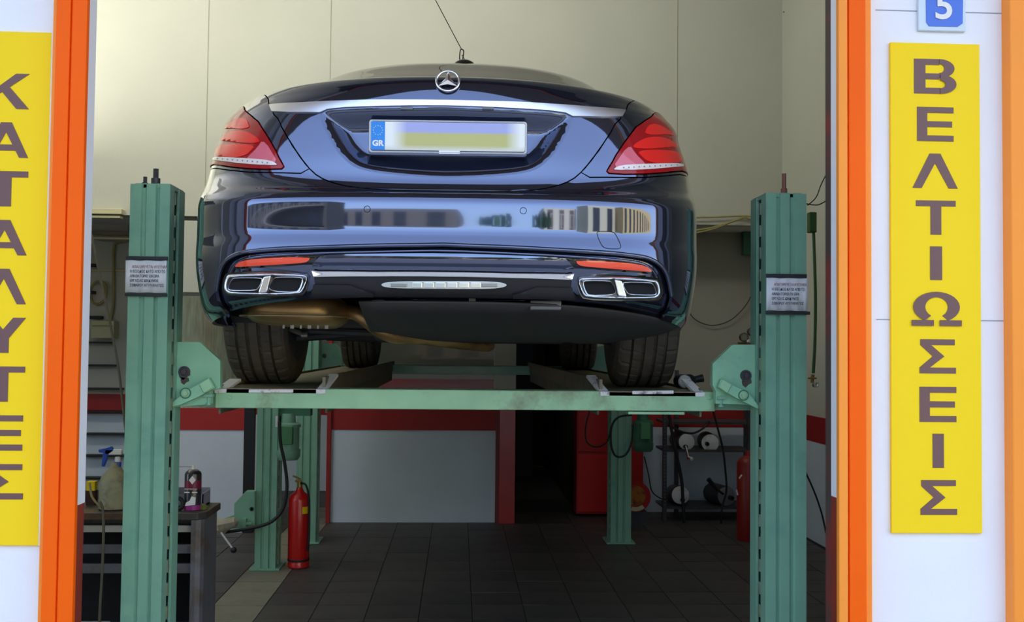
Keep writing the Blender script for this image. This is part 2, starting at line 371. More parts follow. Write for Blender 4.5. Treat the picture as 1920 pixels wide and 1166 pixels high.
# house number
e = empty('house_number_plate', W(1767, 57, YS), 'blue enamel house number 5 with white border above the yellow sign', 'number plate')
MB().box(WX(1722, YS, 30), WX(1811, YS, 30), YS, YF, W(1767, 58, YS).z, W(1767, -40, YS).z).build('plate', mat('pale_enamel', 'cfe0ea', .4), e, bev=.003)
MB().prism([W(x, y, YS-.002) for x, y in ((1736, -30), (1800, -30), (1806, -10), (1805, 44), (1796, 50), (1742, 49), (1737, 42))], (0, .003, 0)).build('blue_field', mat('blue_enamel', '3f6fd6', .35), e)
text('number', '5', .125, M['white'], e, W(1770, 13, YS-.004), bold=.002, wide=1.05)
# ------------------------------------------------------------------ four post lift
lift = empty('four_post_lift', (0, 6, 0), 'green four post vehicle lift carrying the dark blue car', 'vehicle lift')
YP = 3.76; YBm = 3.97; YFB = 8.0; YFP = 7.75
zdeck = W(860, 729, YBm).z - .004
def lift_post(X0, X1, Y0, Y1, z, side, name='post', parent=lift, m=None):
    # folded channel, slot facing the car (side=+1: slot on the +x face)
    m = m or M['green']; w_ = X1-X0
    if side > 0: P = lambda a, b: (X0+w_*a, Y0+(Y1-Y0)*b)
    else: P = lambda a, b: (X1-w_*a, Y0+(Y1-Y0)*b)
    g = .03; t = .08
    sec = [(0, 0), (.28, 0), (.31, .05), (.38, .05), (.41, 0), (.64, .0), (.665, .07), (.72, .07), (.74, .01), (1, 0), (1, .30), (.93, .30), (.93, .08), (.07, .08), (.07, .92), (.93, .92), (.93, .62), (1, .62), (1, 1), (0, 1)]
    pts = [P(a, b) for a, b in sec]
    mb = MB().prism([(x, y, 0) for x, y in pts], (0, 0, z)); o = mb.build(name, m, parent)
    q = sorted((P(.1, 0)[0], P(.98, 0)[0]))
    MB().box(q[0]-.0, q[1], Y0+.01, Y1-.01, z-.012, z+.004).build('post_cap', m, parent)
    MB().box(*sorted((P(.35, 0)[0], P(.8, 0)[0])), Y0+(Y1-Y0)*.32, Y0+(Y1-Y0)*.60, .02, z-.02).build('guide_rail', mat('greasy_rail', '4a4a38', .5, metal=.5, var=.2, scale=20), parent)
    rk = MB()
    x = P(.97, 0)[0]
    for i in range(int(z/.085)):
        rk.box(x-.008, x+.008, Y0+(Y1-Y0)*.32, Y0+(Y1-Y0)*.40, .06+i*.085, .06+i*.085+.045)
    o2 = rk.build('latch_rack', mat('rack_steel', '7a8467', .6, var=.3, scale=20), parent); o2['kind'] = 'stuff'
    MB().box(min(X0, X1)-.03, max(X0, X1)+.03, Y0-.02, Y1+.03, 0, .012).build('base_plate', m, parent, bev=.002)
    return o
lx0, lx1 = WX(241, YP, 500), WX(316, YP, 500); rx0, rx1 = WX(1436, YP, 500), WX(1512, YP, 500)
zpl = W(280, 345, YP).z; zpr = W(1475, 363, YP).z
lift_post(lx0, lx1, YP, YP+.20, zpl, 1); lift_post(rx0, rx1, YP, YP+.20, zpr, -1)
flx0, flx1 = WX(556, YFP, 850), WX(594, YFP, 850); frx0, frx1 = WX(1146, YFP, 850), WX(1184, YFP, 850)
lift_post(flx0, flx1, YFP, YFP+.20, zpl, 1); lift_post(frx0, frx1, YFP, YFP+.20, zpr, -1)
def bolt(parent, p, r, l, ax=(0, -1, 0), m=None, name='bolt'):
    p = Vector(p); a = Vector(ax); mb = MB().cyl(p, p+a*l*.35, r*1.5, n=18).cyl(p+a*l*.35, p+a*l, r, n=6); return mb.build(name, m or M['green'], parent)
for x, px, py in ((1, 292, 336), (0, 272, 341)):
    p = W(px, py+8, YP+.08); bolt(lift, p, .008+.003*x, .035+.02*x, (0, 0, 1), M['dsteel'])
p = W(1470, 366, YP+.08); bolt(lift, (p.x, p.y, zpr), .008, .09, (0, 0, 1), mat('rusty_rod', '8a5a4a', .7))
# cross beams
bx0, bx1 = WX(403, YBm, 750), WX(1341, YBm, 750); bz1 = W(860, 731, YBm).z; bz0 = W(860, 768, YBm).z
MB().box(bx0, bx1, YBm, YBm+.14, bz0, bz1).build('cross_beam', M['green_lt'], lift, bev=.004)
MB().box(WX(1180, YBm), WX(1285, YBm), YBm+.01, YBm+.12, bz0-.014, bz0-.004).build('beam_gusset', M['green_lt'], lift)
fbx0, fbx1 = flx1-.02, frx0+.02
MB().box(fbx0, fbx1, YFB, YFB+.12, W(860, 702, YFB).z, W(860, 685, YFB).z).build('cross_beam', M['green'], lift, bev=.004)
for px, s in ((432, 1), (1329, 1)):
    bolt(lift, W(px, 745, YBm), .006, .008, m=M['green_lt'])
bolt(lift, W(1227, 748, YBm), .006, .006, m=M['green_lt'])
# end stubs of the beam into the carriages
for s, a, b in ((-1, bx0-.17, bx0), (1, bx1, bx1+.16)):
    MB().box(a, b, YBm+.02, YBm+.12, bz0+.004, bz1-.01).build('beam_stub', M['green'], lift)
# carriages and safety latches, near side
CY = 3.90
def near_carriage(poly, pawl, head, pivot, mark, foot):
    a, d = plate(poly, CY, .04); MB().prism(a, d).build('carriage', M['green_mid'], lift, bev=.002)
    a, d = plate(pawl, CY-.035, .03); pw = MB().prism(a, d).build('latch', M['green_mid'], lift, bev=.002)
    a, d = plate(head, CY-.042, .042); MB().prism(a, d).build('latch_head', M['green_lt'], pw, bev=.002)
    q = W(*pivot, CY-.035); MB().cyl(q, q+Vector((0, -.002, 0)), .021, n=20).build('washer', M['green_dk'], pw); bolt(pw, q, .011, .014, m=M['green_lt'])
    ring = MB().lathe(W(*mark, CY), (0, -1, 0), [(0, .022), (.006, .022), (.006, .016), (.002, .014), (.002, .009), (.01, .008), (.01, 0)], 20); ring.build('pulley_pin', M['dsteel'], lift)
    p = W(*foot, CY)
    MB().box(p.x-.017, p.x+.017, CY-.01, CY+.02, p.z+.012, p.z+.022).cyl((p.x, CY, p.z-.012), (p.x, CY, p.z+.012), .005).cyl((p.x, CY, p.z-.018), (p.x, CY, p.z-.010), .010).build('stop_screw', M['green'], lift)
near_carriage([(318, 641), (374, 641), (413, 676), (413, 728), (395, 733), (395, 758), (318, 764)],
              [(309, 766), (346, 735), (362, 725), (392, 708), (403, 727), (372, 744), (338, 759)], [(374, 718), (388, 711), (399, 726), (383, 737)][:4] and [(373, 720), (391, 709), (399, 726), (382, 737)], (348, 737), (346, 697), (391, 750))
near_carriage([(1434, 646), (1374, 646), (1336, 682), (1336, 722), (1342, 734), (1342, 757), (1434, 760)],
              [(1431, 772), (1403, 735), (1370, 720), (1352, 711), (1346, 726), (1378, 745), (1400, 756)], [(1355, 711), (1372, 721), (1364, 737), (1348, 726)], (1394, 741), (1398, 704), (1352, 754))
stain = mat('grease_stain', '54463a', .6, var=.3, scale=40)
for px, py, r in ((345, 700, .022), (346, 712, .016), (1399, 715, .02)):
    p = W(px, py, CY-.001); MB().lathe(p, (0, -1, 0), [(0, r), (.0012, r), (.0012, 0)], 9, fr=lambda k, i, q: q*(1+.25*math.sin(i*2.3))).build('grease_patch', stain, lift)
# far carriages
a, d = plate([(594, 644), (628, 644), (641, 655), (641, 688), (634, 698), (594, 698)], YFB-.03, .03); MB().prism(a, d).build('carriage', M['green'], lift)
bolt(lift, W(608, 667, YFB-.03), .011, .01, m=M['dsteel'])
a, d = plate([(1147, 644), (1118, 650), (1106, 665), (1106, 700), (1147, 700)], YFB-.03, .03); MB().prism(a, d).build('carriage', M['green'], lift)
bolt(lift, W(1138, 671, YFB-.03), .011, .01, m=M['dsteel'])
# runways
def runway(xa, xb, inner):
    MB().box(xa, xb, YBm+.0, YFB+.25, zdeck-.02, zdeck).build('runway', M['runway'], lift, bev=.002)
    xi = xb if inner > 0 else xa
    MB().box(xi-.006, xi+.006, YBm+.02, YFB+.2, zdeck-.03, zdeck+.045).build('guide_flange', M['runway'], lift)
    MB().box(xi-.004, xi+.004, YBm+.1, YFB-.05, zdeck-.10, zdeck-.02).build('runway_side', mat('runway_side_paint', '5f6650', .6, var=.2, stain='8a6a3a', stain_amt=.5), lift)
    xo = xa if inner > 0 else xb
    MB().box(xo-.004, xo+.004, YBm+.02, YFB+.2, zdeck-.10, zdeck+.012).build('runway_side', MATS['runway_side_paint'], lift)
rlx0, rlx1 = WX(410, YBm, 730), WX(606, YBm, 730); rrx0, rrx1 = WX(1128, YBm, 730), WX(1316, YBm, 730)
runway(rlx0, rlx1, 1); runway(rrx0, rrx1, -1)
# white painted worn brackets on the runway ends
def bracket(px, name='end_bracket'):
    a, d = plate(px, YBm-.006, .012); MB().prism(a, d).build(name, M['wornwhite'], lift)
def wedge(cx, wd, hgt, lean):
    z0 = bz1-.004
    mb = MB().add([(cx-wd, YBm-.006, z0), (cx+wd, YBm-.006, z0), (cx+wd+lean, YBm+.16, z0+hgt), (cx-wd+lean, YBm+.16, z0+hgt),
                   (cx-wd, YBm+.01, z0-.01), (cx+wd, YBm+.01, z0-.01), (cx+wd+lean, YBm+.17, z0+hgt-.01), (cx-wd+lean, YBm+.17, z0+hgt-.01)],
                  [(0, 1, 2, 3), (7, 6, 5, 4), (0, 4, 5, 1), (1, 5, 6, 2), (2, 6, 7, 3), (3, 7, 4, 0)])
    mb.box(cx-wd, cx+wd, YBm-.007, YBm, z0-.014, z0+.002); mb.build('end_bracket', M['wornwhite'], lift)
wedge(WX(414, YBm, 730), .022, .035, .02); wedge(WX(602, YBm, 730), .018, .058, .028)
wedge(WX(1134, YBm, 730), .018, .062, -.035); wedge(WX(1312, YBm, 730), .018, .05, -.02)
bracket([(467, 730), (550, 730), (549, 736), (466, 736)]); bracket([(1186, 733), (1263, 732), (1263, 738), (1186, 739)])
def motor(c, r, h, label=None):
    x, y, z = c
    mo = MB().lathe((x, y, z-h), (0, 0, 1), [(0, r*.55), (.0, r*.8), (h*.06, r*.98), (h*.22, r), (h*.22, r*.9), (h*.7, r*.9), (h*.7, r), (h*.76, r), (h*.80, r*.6), (h, r*.5)], 24)
    o = mo.build('motor', M['green_dk'], lift, smooth=40)
    f = MB()
    for i in range(20):
        a = 2*PI*i/20; f.cyl((x+r*.9*math.cos(a), y+r*.9*math.sin(a), z-h*.76), (x+r*.9*math.cos(a), y+r*.9*math.sin(a), z-h*.24), r*.07, n=5)
    q = f.build('cooling_fins', M['green_dk'], o); q['kind'] = 'stuff'
    MB().box(x-r*.45, x+r*.45, y-r*1.35, y-r*.6, z-h*.66, z-h*.26).build('terminal_box', mat('terminal_box_green', '4f8a5c', .5), o, bev=.003)
    MB().box(x-r*1.2, x+r*1.2, y-.05, y+.05, z-.01, z+.03).build('motor_bracket', M['green_dk'], o)
cm = W(541, 775, 6.9)
p = W(1206, 772, 7.7); motor(p, .078, .30)
MB().tube(smooth_path([W(*q, 7.55) for q in ((1185, 778), (1160, 782), (1147, 800), (1146, 835), (1155, 855), (1172, 853), (1184, 830), (1186, 795))]), .008).build('motor_cable', M['cable'], lift)
MB().tube(smooth_path([W(*q, 7.6) for q in ((1106, 770), (1098, 800), (1100, 828), (1118, 838), (1138, 828), (1146, 800))]), .006).build('motor_cable', M['cable'], lift)

# neighbouring lift, lowered, on the left
nb = empty('two_post_lift', (WX(500, 6.85, 1000), 6.9, 0), 'single green post of the lowered neighbouring lift behind the left bench', 'vehicle lift')
nx0, nx1 = WX(480, 6.85, 900), WX(519, 6.85, 900)
lift_post(nx0, nx1, 6.85, 7.05, 2.2, 1, parent=nb)
a, d = plate([(478, 921), (461, 921), (439, 944), (439, 965), (420, 972), (408, 985), (412, 993), (440, 991), (478, 990)], 6.80, .06); MB().prism(a, d).build('carriage', M['green'], nb, bev=.002)
MB().lathe(W(472, 954, 6.79), (0, -1, 0), [(0, .014), (.008, .014), (.008, .008), (.0, .008)], 16).build('ring_bolt', M['dsteel'], nb)
MB().box(W(454, 984, 6.78).x, W(462, 984, 6.78).x, 6.76, 6.80, W(458, 988, 6.78).z, W(458, 972, 6.78).z).box(W(454, 984, 6.78).x, W(472, 984, 6.78).x, 6.765, 6.795, W(458, 983, 6.78).z, W(458, 979, 6.78).z).build('latch', M['green'], nb)
x, y, z = cm
mo = MB().lathe((x, y, z-.31), (0, 0, 1), [(0, .045), (0, .066), (.02, .082), (.07, .084), (.07, .074), (.22, .074), (.22, .084), (.24, .084), (.25, .05), (.31, .045)], 24).build('motor', M['green'], nb, smooth=40)
MB().box(x-.033, x+.045, y-.11, y-.04, z-.20, z-.08).build('terminal_box', MATS['terminal_box_green'], mo, bev=.003)
MB().box(WX(519, 6.9), WX(585, 6.9), 6.88, 6.98, z-.015, z+.05).build('motor_bracket', M['green_dk'], nb)
MB().tube(smooth_path([W(*q, 6.72) for q in ((524, 790), (526, 830), (534, 870), (538, 915), (530, 955), (505, 980), (460, 992), (412, 999))]), .011).build('hydraulic_hose', M['cable'], nb)
MB().box(WX(520, 6.8), WX(524, 6.8), 6.78, 6.80, WZ(800, 6.8, 520), WZ(780, 6.8, 520)).build('label_tag', M['white'], nb)
# lever with ball knob below it
a, b = W(414, 998, 6.6), W(438, 1031, 6.6)
e = empty('ball_lever', (b.x, 6.6, 0), 'thin steel lever with black ball knob leaning from the lowered lift arm', 'lever')
MB().cyl(a, b, .006).build('rod', M['white'], e); MB().lathe(b+Vector((0, 0, -.02)), (0, 0, 1), [(0, 0), (.006, .015), (.02, .021), (.034, .015), (.04, 0)], 14).build('knob', M['black'], e, smooth=50)
# rag on the arm end
rg = MB(); c = W(417, 977, 6.70)
random.seed(3)
rg.lathe(c+Vector((-.09, 0, -.05)), (1, 0, .25), [(0, .02), (.03, .05), (.08, .06), (.13, .045), (.18, .03), (.2, .0)], 12, fr=lambda k, i, r: r*random.uniform(.65, 1.15))
o = rg.build('rag', mat('dirty_white_cloth', 'a9a491', .9, var=.2, scale=20), smooth=35); tagit(o, 'crumpled dirty white rag wrapped round the end of the lowered lift arm', 'rag')

# notices taped to the near posts
LINES = ['ΑΠΑΓΟΡΕΥΕΤΑΙ ΑΥΣΤΗΡΑ', 'Η ΕΙΣΟΔΟΣ ΚΑΤΩ ΑΠΟ ΤΟ', 'ΑΝΑΒΑΤΟΡΙΟ ΕΝ ΩΡΑ', 'ΕΡΓΑΣΙΑΣ ΚΙΝΔΥΝΟΣ', 'ΣΟΒΑΡΟΥ ΑΤΥΧΗΜΑΤΟΣ']
def notice(px0, px1, py0, py1, label, tp, shift):
    Yn = YP-.006
    e = empty('notice', W((px0+px1)/2, py1, Yn), label, 'notice')
    a = W(px0, py0, Yn); b = W(px1, py1, Yn)
    n = 14; vs = []; fs = []
    for i in range(n+1):
        for j in range(2):
            x = a.x+(b.x-a.x)*i/n; vs.append((x, Yn+.003*math.sin(i*1.7)-(0.002 if j else 0), b.z+(a.z-b.z)*j+.001*math.sin(i)))
    fs = [(i*2, (i+1)*2, (i+1)*2+1, i*2+1) for i in range(n)]
    o = MB().add(vs, fs).build('sheet', M['paper'], e, smooth=60); s = o.modifiers.new('thick', 'SOLIDIFY'); s.thickness = .0006
    for (q0, q1, y0, y1) in tp:
        A = W(q0, y0, Yn-.003); B = W(q1, y1, Yn-.003)
        MB().box(A.x, B.x, Yn-.004, Yn+.004, B.z, A.z).build('tape', mat('dark_tape', '2e2e33', .45), e, bev=.0015)
    h = a.z-b.z; wd = b.x-a.x
    for k, t in enumerate(LINES):
        o = text('lettering', t, .0135, M['ink_r'] if k == 0 else M['ink'], e, (a.x+wd*(.12 if k else .17), Yn-.0062, a.z-h*(.20+.145*k)), ext=.0002, wide=.74, align='LEFT', bold=.0002)
notice(236, 312, 488, 549, 'white warning notice taped with black tape to the near left green post', [(236, 314, 480, 488), (234, 313, 549, 556)], 0)
notice(1437, 1514, 521, 583, 'white warning notice taped with black tape to the near right green post', [(1437, 1513, 513, 521), (1436, 1519, 583, 590)], 0)
# ------------------------------------------------------------------ the car (local frame: x right, y forward, z up, origin on the deck under the rear bumper)
CL = Vector((-.056, 3.27, zdeck)); CYAW = -rad(1.75)
car = empty('car', CL, 'dark navy saloon car with red tail lights raised on the green lift', 'car', rz=CYAW)
CMi = (Matrix.Translation(CL) @ Matrix.Rotation(CYAW, 4, 'Z')).inverted()
ROWS = np.array([  # zc, zs, y0, w, d, n, yf, df
 (0.315, 0.235, 0.06, 0.875, 0.7, 3.3, 4.95, 0.5),
 (0.345, 0.275, 0.03, 0.893, 0.7, 3.5, 5.1, 0.6),
 (0.4, 0.345, 0.012, 0.904, 0.7, 3.6, 5.15, 0.6),
 (0.455, 0.44, 0, 0.914, 0.7, 3.6, 5.18, 0.6),
 (0.495, 0.495, 0.005, 0.917, 0.7, 3.6, 5.2, 0.6),
 (0.532, 0.536, 0.0155, 0.918, 0.7, 3.6, 5.2, 0.6),
 (0.55, 0.556, 0.0175, 0.918, 0.7, 3.6, 5.2, 0.6),
 (0.635, 0.645, 0.019, 0.918, 0.7, 3.6, 5.19, 0.6),
 (0.662, 0.688, 0.027, 0.917, 0.7, 3.5, 5.18, 0.6),
 (0.69, 0.738, 0.058, 0.914, 0.7, 3.3, 5.15, 0.6),
 (0.72, 0.782, 0.07, 0.912, 0.7, 3.1, 5.12, 0.6),
 (0.8, 0.845, 0.076, 0.9, 0.7, 3, 5.05, 0.6),
 (0.95, 0.932, 0.094, 0.88, 0.7, 2.8, 4.8, 0.6),
 (1, 0.988, 0.101, 0.872, 0.7, 2.6, 4.4, 0.6),
 (1.045, 1.026, 0.113, 0.848, 0.65, 2.3, 4, 0.5),
 (1.078, 1.055, 0.14, 0.82, 0.6, 2.2, 3.8, 0.5),
 (1.095, 1.07, 0.19, 0.785, 0.52, 2.2, 3.7, 0.5),
 (1.110, 1.082, 0.42, 0.735, 0.5, 2.2, 3.6, 0.5),
 (1.16, 1.12, 0.52, 0.72, 0.5, 2.2, 3.5, 0.5),
 (1.285, 1.25, 0.82, 0.68, 0.45, 2.3, 3.2, 0.5),
 (1.395, 1.36, 1.1, 0.62, 0.4, 2.4, 2.95, 0.5),
 (1.455, 1.42, 1.4, 0.55, 0.35, 2.4, 2.8, 0.4),
 (1.478, 1.455, 1.8, 0.38, 0.3, 2.2, 2.6, 0.3),
 (1.482, 1.476, 2.20, .050, .04, 2.0, 2.45, .04)])
NR = len(ROWS)-1
def slopes(c):
    d = np.diff(c); m = np.zeros(len(c)); m[0] = d[0]; m[-1] = d[-1]
    for i in range(1, len(c)-1):
        if d[i-1]*d[i] > 0: m[i] = 2*d[i-1]*d[i]/(d[i-1]+d[i])
    return m
SL = np.array([slopes(ROWS[:, k]) for k in range(8)]).T
def row(v):
    v = min(max(v, 0), NR-1e-6); i = int(v); t = v-i; t2 = t*t; t3 = t2*t
    return ROWS[i]*(2*t3-3*t2+1)+SL[i]*(t3-2*t2+t)+ROWS[i+1]*(-2*t3+3*t2)+SL[i+1]*(t3-t2)
def S(u, v):
    s = -1 if u < 0 else 1; u = abs(u); zc, zs, y0, w_, d, n, yf, df = row(v)
    if u <= 1: th = u*PI/2; x = w_*math.sin(th)**(2/n); y = y0+d*(1-max(math.cos(th), 0)**(2/n)); g = math.sin(th)**2
    elif u <= 2: x = w_; y = (y0+d)+(u-1)*(yf-df-y0-d); g = 1
    else: th = (3-u)*PI/2; x = w_*max(math.sin(th), 0)**(2/n); y = yf-df*(1-max(math.cos(th), 0)**(2/n)); g = math.sin(th)**2
    return Vector((s*x, y, zc+(zs-zc)*g))
def N_(u, v):
    e = 1e-3; e2 = 1e-2; u0 = u if abs(u) > 2e-3 else (2e-3 if u >= 0 else -2e-3)
    a = S(u0+e, v)-S(u0-e, v); b = S(u, min(v+e2, NR))-S(u, max(v-e2, 0)); n = a.cross(b)
    if abs(u) < 2e-3: n.x = 0
    return n.normalized()
# lookup of surface parameters
uu = np.linspace(-1.15, 1.15, 185); vv = np.linspace(0, 20.5, 260); gv = []; gf = []; guv = []
for a in uu:
    for b in vv: gv.append(S(a, b)); guv.append(Vector((a, b, 0)))
nb_ = len(vv)
for i in range(len(uu)-1):
    for j in range(nb_-1): k = i*nb_+j; gf += [(k, k+nb_, k+nb_+1), (k, k+nb_+1, k+1)]
bvh = BVHTree.FromPolygons(gv, gf)
def uvof(px, py):
    o, d = ray(px, py); o = CMi @ o; d = (CMi.to_3x3() @ d).normalized()
    for k in range(60):
        loc, nn, idx, dist = bvh.ray_cast(o, d)
        if loc is not None:
            a, b, c = gf[idx]; r = geometry.barycentric_transform(loc, gv[a], gv[b], gv[c], guv[a], guv[b], guv[c]); return (r.x, r.y)
        px += (845-px)*.004; py += .4; o2, d2 = ray(px, py); d = (CMi.to_3x3() @ d2).normalized()
    raise Exception('no hit %s %s' % (px, py))
def Lc(px, py, yc):                      # photo point on the plane y=yc of the car frame
    o, d = ray(px, py); o = CMi @ o; d = CMi.to_3x3() @ d; return o+d*((yc-o.y)/d.y)
def resample(poly, du=.02, dv=.2):
    out = []
    for i in range(len(poly)):
        a = poly[i]; b = poly[(i+1) % len(poly)]; n = max(1, int(max(abs(b[0]-a[0])/du, abs(b[1]-a[1])/dv)))
        out += [(a[0]+(b[0]-a[0])*k/n, a[1]+(b[1]-a[1])*k/n) for k in range(n)]
    return out
def rounded(poly, it=2):
    for _ in range(it):
        o = []
        for i in range(len(poly)):
            a = poly[i]; b = poly[(i+1) % len(poly)]; o += [(a[0]*.75+b[0]*.25, a[1]*.75+b[1]*.25), (a[0]*.25+b[0]*.75, a[1]*.25+b[1]*.75)]
        poly = o
    return poly
def inside(P, x, y):
    X0, Y0, X1, Y1 = P; c = (Y0 > y) != (Y1 > y)
    return bool((c & (x < (X1-X0)*(y-Y0)/np.where(Y1 == Y0, 1e-9, Y1-Y0)+X0)).sum() & 1)
def pk(poly): a = np.array(poly); b = np.roll(a, -1, 0); return a[:, 0], a[:, 1], b[:, 0], b[:, 1]
def patch(name, outline, holes, m, off=0, rim=.012, gap=.0022, du=.02, dv=.16, parent=car, bowl=None, thin=False):
    """trimmed piece of body skin; edges turned inwards by rim"""
    verts = []; edges = []; loops = []
    for lp in [outline]+holes:
        lp = [p for i, p in enumerate(lp) if (abs(p[0]-lp[i-1][0])+abs(p[1]-lp[i-1][1])*.1) > 1e-4]
        k = len(verts); verts += [Vector((p[0]*10, p[1])) for p in lp]; edges += [(k+i, k+(i+1) % len(lp)) for i in range(len(lp))]; loops.append(lp)
    PK = [pk(l) for l in loops]
    us = [p[0] for p in outline]; vs_ = [p[1] for p in outline]
    for i in range(int(math.floor(min(us)/du)), int(max(us)/du)+2):
        for j in range(int(min(vs_)/dv), int(max(vs_)/dv)+2):
            a, b = i*du, j*dv
            if thin and ((abs(a) > 1.06 and (i % 4 or j % 2)) or (b > 13 and j % 2)): continue
            if not inside(PK[0], a, b) or any(inside(h, a, b) for h in PK[1:]): continue
            ok = True; sc_ = None
            for (X0, Y0, X1, Y1) in PK:
                dx, dy = (X1-X0)/du, (Y1-Y0)/dv; qx, qy = (a-X0)/du, (b-Y0)/dv; t = np.clip((qx*dx+qy*dy)/np.maximum(dx*dx+dy*dy, 1e-12), 0, 1)
                dd = np.hypot(qx-dx*t, qy-dy*t).min()
                if dd < .4: ok = False; break
                if dd < 2.5 and gap > 0:
                    if sc_ is None: p_ = S(a, b); sc_ = ((S(a+.004, b)-p_).length/.004, (S(a, min(b+.02, NR))-p_).length/.02)
                    mu, mv = sc_; dx, dy = (X1-X0)*mu, (Y1-Y0)*mv; qx, qy = (a-X0)*mu, (b-Y0)*mv; t = np.clip((qx*dx+qy*dy)/np.maximum(dx*dx+dy*dy, 1e-12), 0, 1)
                    if np.hypot(qx-dx*t, qy-dy*t).min() < .005: ok = False; break
            if ok: verts.append(Vector((a*10, b)))
    r = geometry.delaunay_2d_cdt(verts, edges, [], 0, 1e-5)
    V = r[0]; tris = []
    for t in r[2]:
        cx = sum(V[i][0] for i in t)/3/10; cy = sum(V[i][1] for i in t)/3
        if inside(PK[0], cx, cy) and not any(inside(h, cx, cy) for h in PK[1:]): tris.append(t)
    used = sorted({i for t in tris for i in t}); mp = {o: k for k, o in enumerate(used)}
    ec = {}
    for t in tris:
        for i in range(3):
            e = (t[i], t[(i+1) % 3]); ke = tuple(sorted(e)); ec.setdefault(ke, []).append(e)
    bd = [e[0] for e in ec.values() if len(e) == 1]
    # shrink boundary inward for the shut line
    P3 = {}; NN = {}
    for i in used:
        u, v = V[i][0]/10, V[i][1]; n = N_(u, v); q = S(u, v)
        o_ = off+(bowl(u, v, q) if bowl else 0); P3[i] = q+n*o_; NN[i] = n
    inw = {}
    for a, b in bd:
        e = (P3[b]-P3[a])
        if e.length < 1e-7: continue
        e.normalize(); t = NN[a].cross(e); inw.setdefault(a, []).append(t); inw.setdefault(b, []).append(t)
    for i, l in inw.items():
        t = sum(l, Vector()); 
        if t.length > 1e-6: P3[i] = P3[i]+t.normalized()*gap
    vs = [P3[i] for i in used]; fs = [tuple(mp[i] for i in t) for t in tris]; k = len(vs)
    if rim:
        rm = {}
        for a, b in bd:
            for q in (a, b):
                if q not in rm: rm[q] = len(vs); vs += [P3[q], P3[q]-NN[q]*rim]
            fs.append((rm[b], rm[a], rm[a]+1, rm[b]+1))
    o = MB().add(vs, fs).build(name, m, parent, local=True); me = o.data
    me.polygons.foreach_set('use_smooth', [True]*len(me.polygons))
    return o
def sym(left): return left+[(-u, v) for u, v in reversed(left) if abs(u) > 1e-6]
def uvs(l): return [uvof(*p) for p in l]
def negu(l): return [(-abs(u), v) for u, v in l]
def mir(l): return [(-u, v) for u, v in l][::-1]
# outlines from the photograph, left half (u<0)
shut = negu(uvs([(506, 198), (514, 215), (528, 238), (542, 262), (556, 284), (568, 301), (580, 316), (592, 327), (605, 335), (620, 341), (645, 348), (672, 352), (720, 355.5), (770, 357.5)]))
top_l = [(-.62, 17.0), (-.66, 16.6)] + negu(uvs([(487, 176)]))
trunk_half = [(0, 17.0), (-.30, 17.0)] + top_l + shut
trunk_out = resample([p for p in trunk_half]+[(0, uvof(840, 358)[1])]+[(-u, v) for u, v in reversed(trunk_half[1:])])
rec = negu(uvs([(790, 199.5), (700, 201), (646, 202), (622, 203.5), (609, 206), (602, 213), (604, 228), (611, 245), (620, 262), (630, 278), (641, 292), (653, 304), (668, 314), (699, 322), (751, 328), (790, 331)]))
rec = [rec[0]]+[p for k in range(len(rec)-1) for p in ((rec[k][0]*.75+rec[k+1][0]*.25, rec[k][1]*.75+rec[k+1][1]*.25), (rec[k][0]*.25+rec[k+1][0]*.75, rec[k][1]*.25+rec[k+1][1]*.75))]+[rec[-1]]
recess_out = resample([(0, uvof(840, 199)[1])]+rec+[(0, uvof(840, 333)[1])]+[(-u, v) for u, v in reversed(rec)], dv=.05, du=.006)
tl = negu(uvs([(452, 198), (459, 203), (477, 222), (492, 240), (506, 262), (518, 283), (529, 305), (533, 313), (529, 317), (500, 318), (464, 316.5), (430, 313), (402, 309)]))
v_tb = tl[-1][1]; v_tt = tl[0][1]
light_out = resample(tl+[(-.97, v_tb+.06), (-1.0, v_tb+.3), (-.995, v_tt-1.4), (-.96, v_tt-.5), (-.90, v_tt-.03)])
# bumper: under the lamp, round the quarter tip, along the boot shut line
bt = negu(uvs([(404, 315.5), (430, 319), (464, 322.5), (500, 323.5), (532, 324), (564, 325)]))+[shut[6]]
ridge = negu(uvs([(790, 459), (700, 460), (600, 463), (520, 466), (465, 471), (440, 477), (422, 489), (412, 505), (407, 525), (404, 545)]))
j = next(i for i, p in enumerate(shut) if p[0] > -.42)
sh2 = shut[7:]
bump_l = [(-1.015, v_tb-.06)]+bt+[(u, v) for u, v in sh2]
low_l = [(0, uvof(840, 458)[1])]+ridge+[(ridge[-1][0]-.006, .0)]
vb0 = .0
bumper_out = resample(bump_l+[(0, uvof(840, 358)[1])]+mir(bump_l)+[(1.015, .0)]+mir(low_l[1:])[:1]+[(-u, v) for u, v in reversed(low_l[1:-1])]+low_l+[(-1.015, .0)])
lower_out = resample(low_l+[(-u, v) for u, v in reversed(low_l[1:])], dv=.15)
def arch(yc, zc_, r):
    out = []
    for k in range(36):
        a = 2*PI*k/36; y = yc+r*math.cos(a); z = zc_+r*math.sin(a)
        lo, hi = 0., 14.
        for _ in range(30):
            mid = (lo+hi)/2
            if row(mid)[1] < z: lo = mid
            else: hi = mid
        R_ = row(lo); ya = R_[2]+R_[4]; yb = R_[6]-R_[7]
        v = lo if z > ROWS[0][1] else -.0
        out.append((1+(y-ya)/(yb-ya), max(v, .0)))
    return out
YRW, YFW = 1.19, 4.36
archs = []
for yc in (YRW, YFW):
    a = arch(yc, .36, .395); arc_pts = [p for p in a if p[1] > .05]
    arc_pts.sort(key=lambda p: p[0]); archs.append(arc_pts)
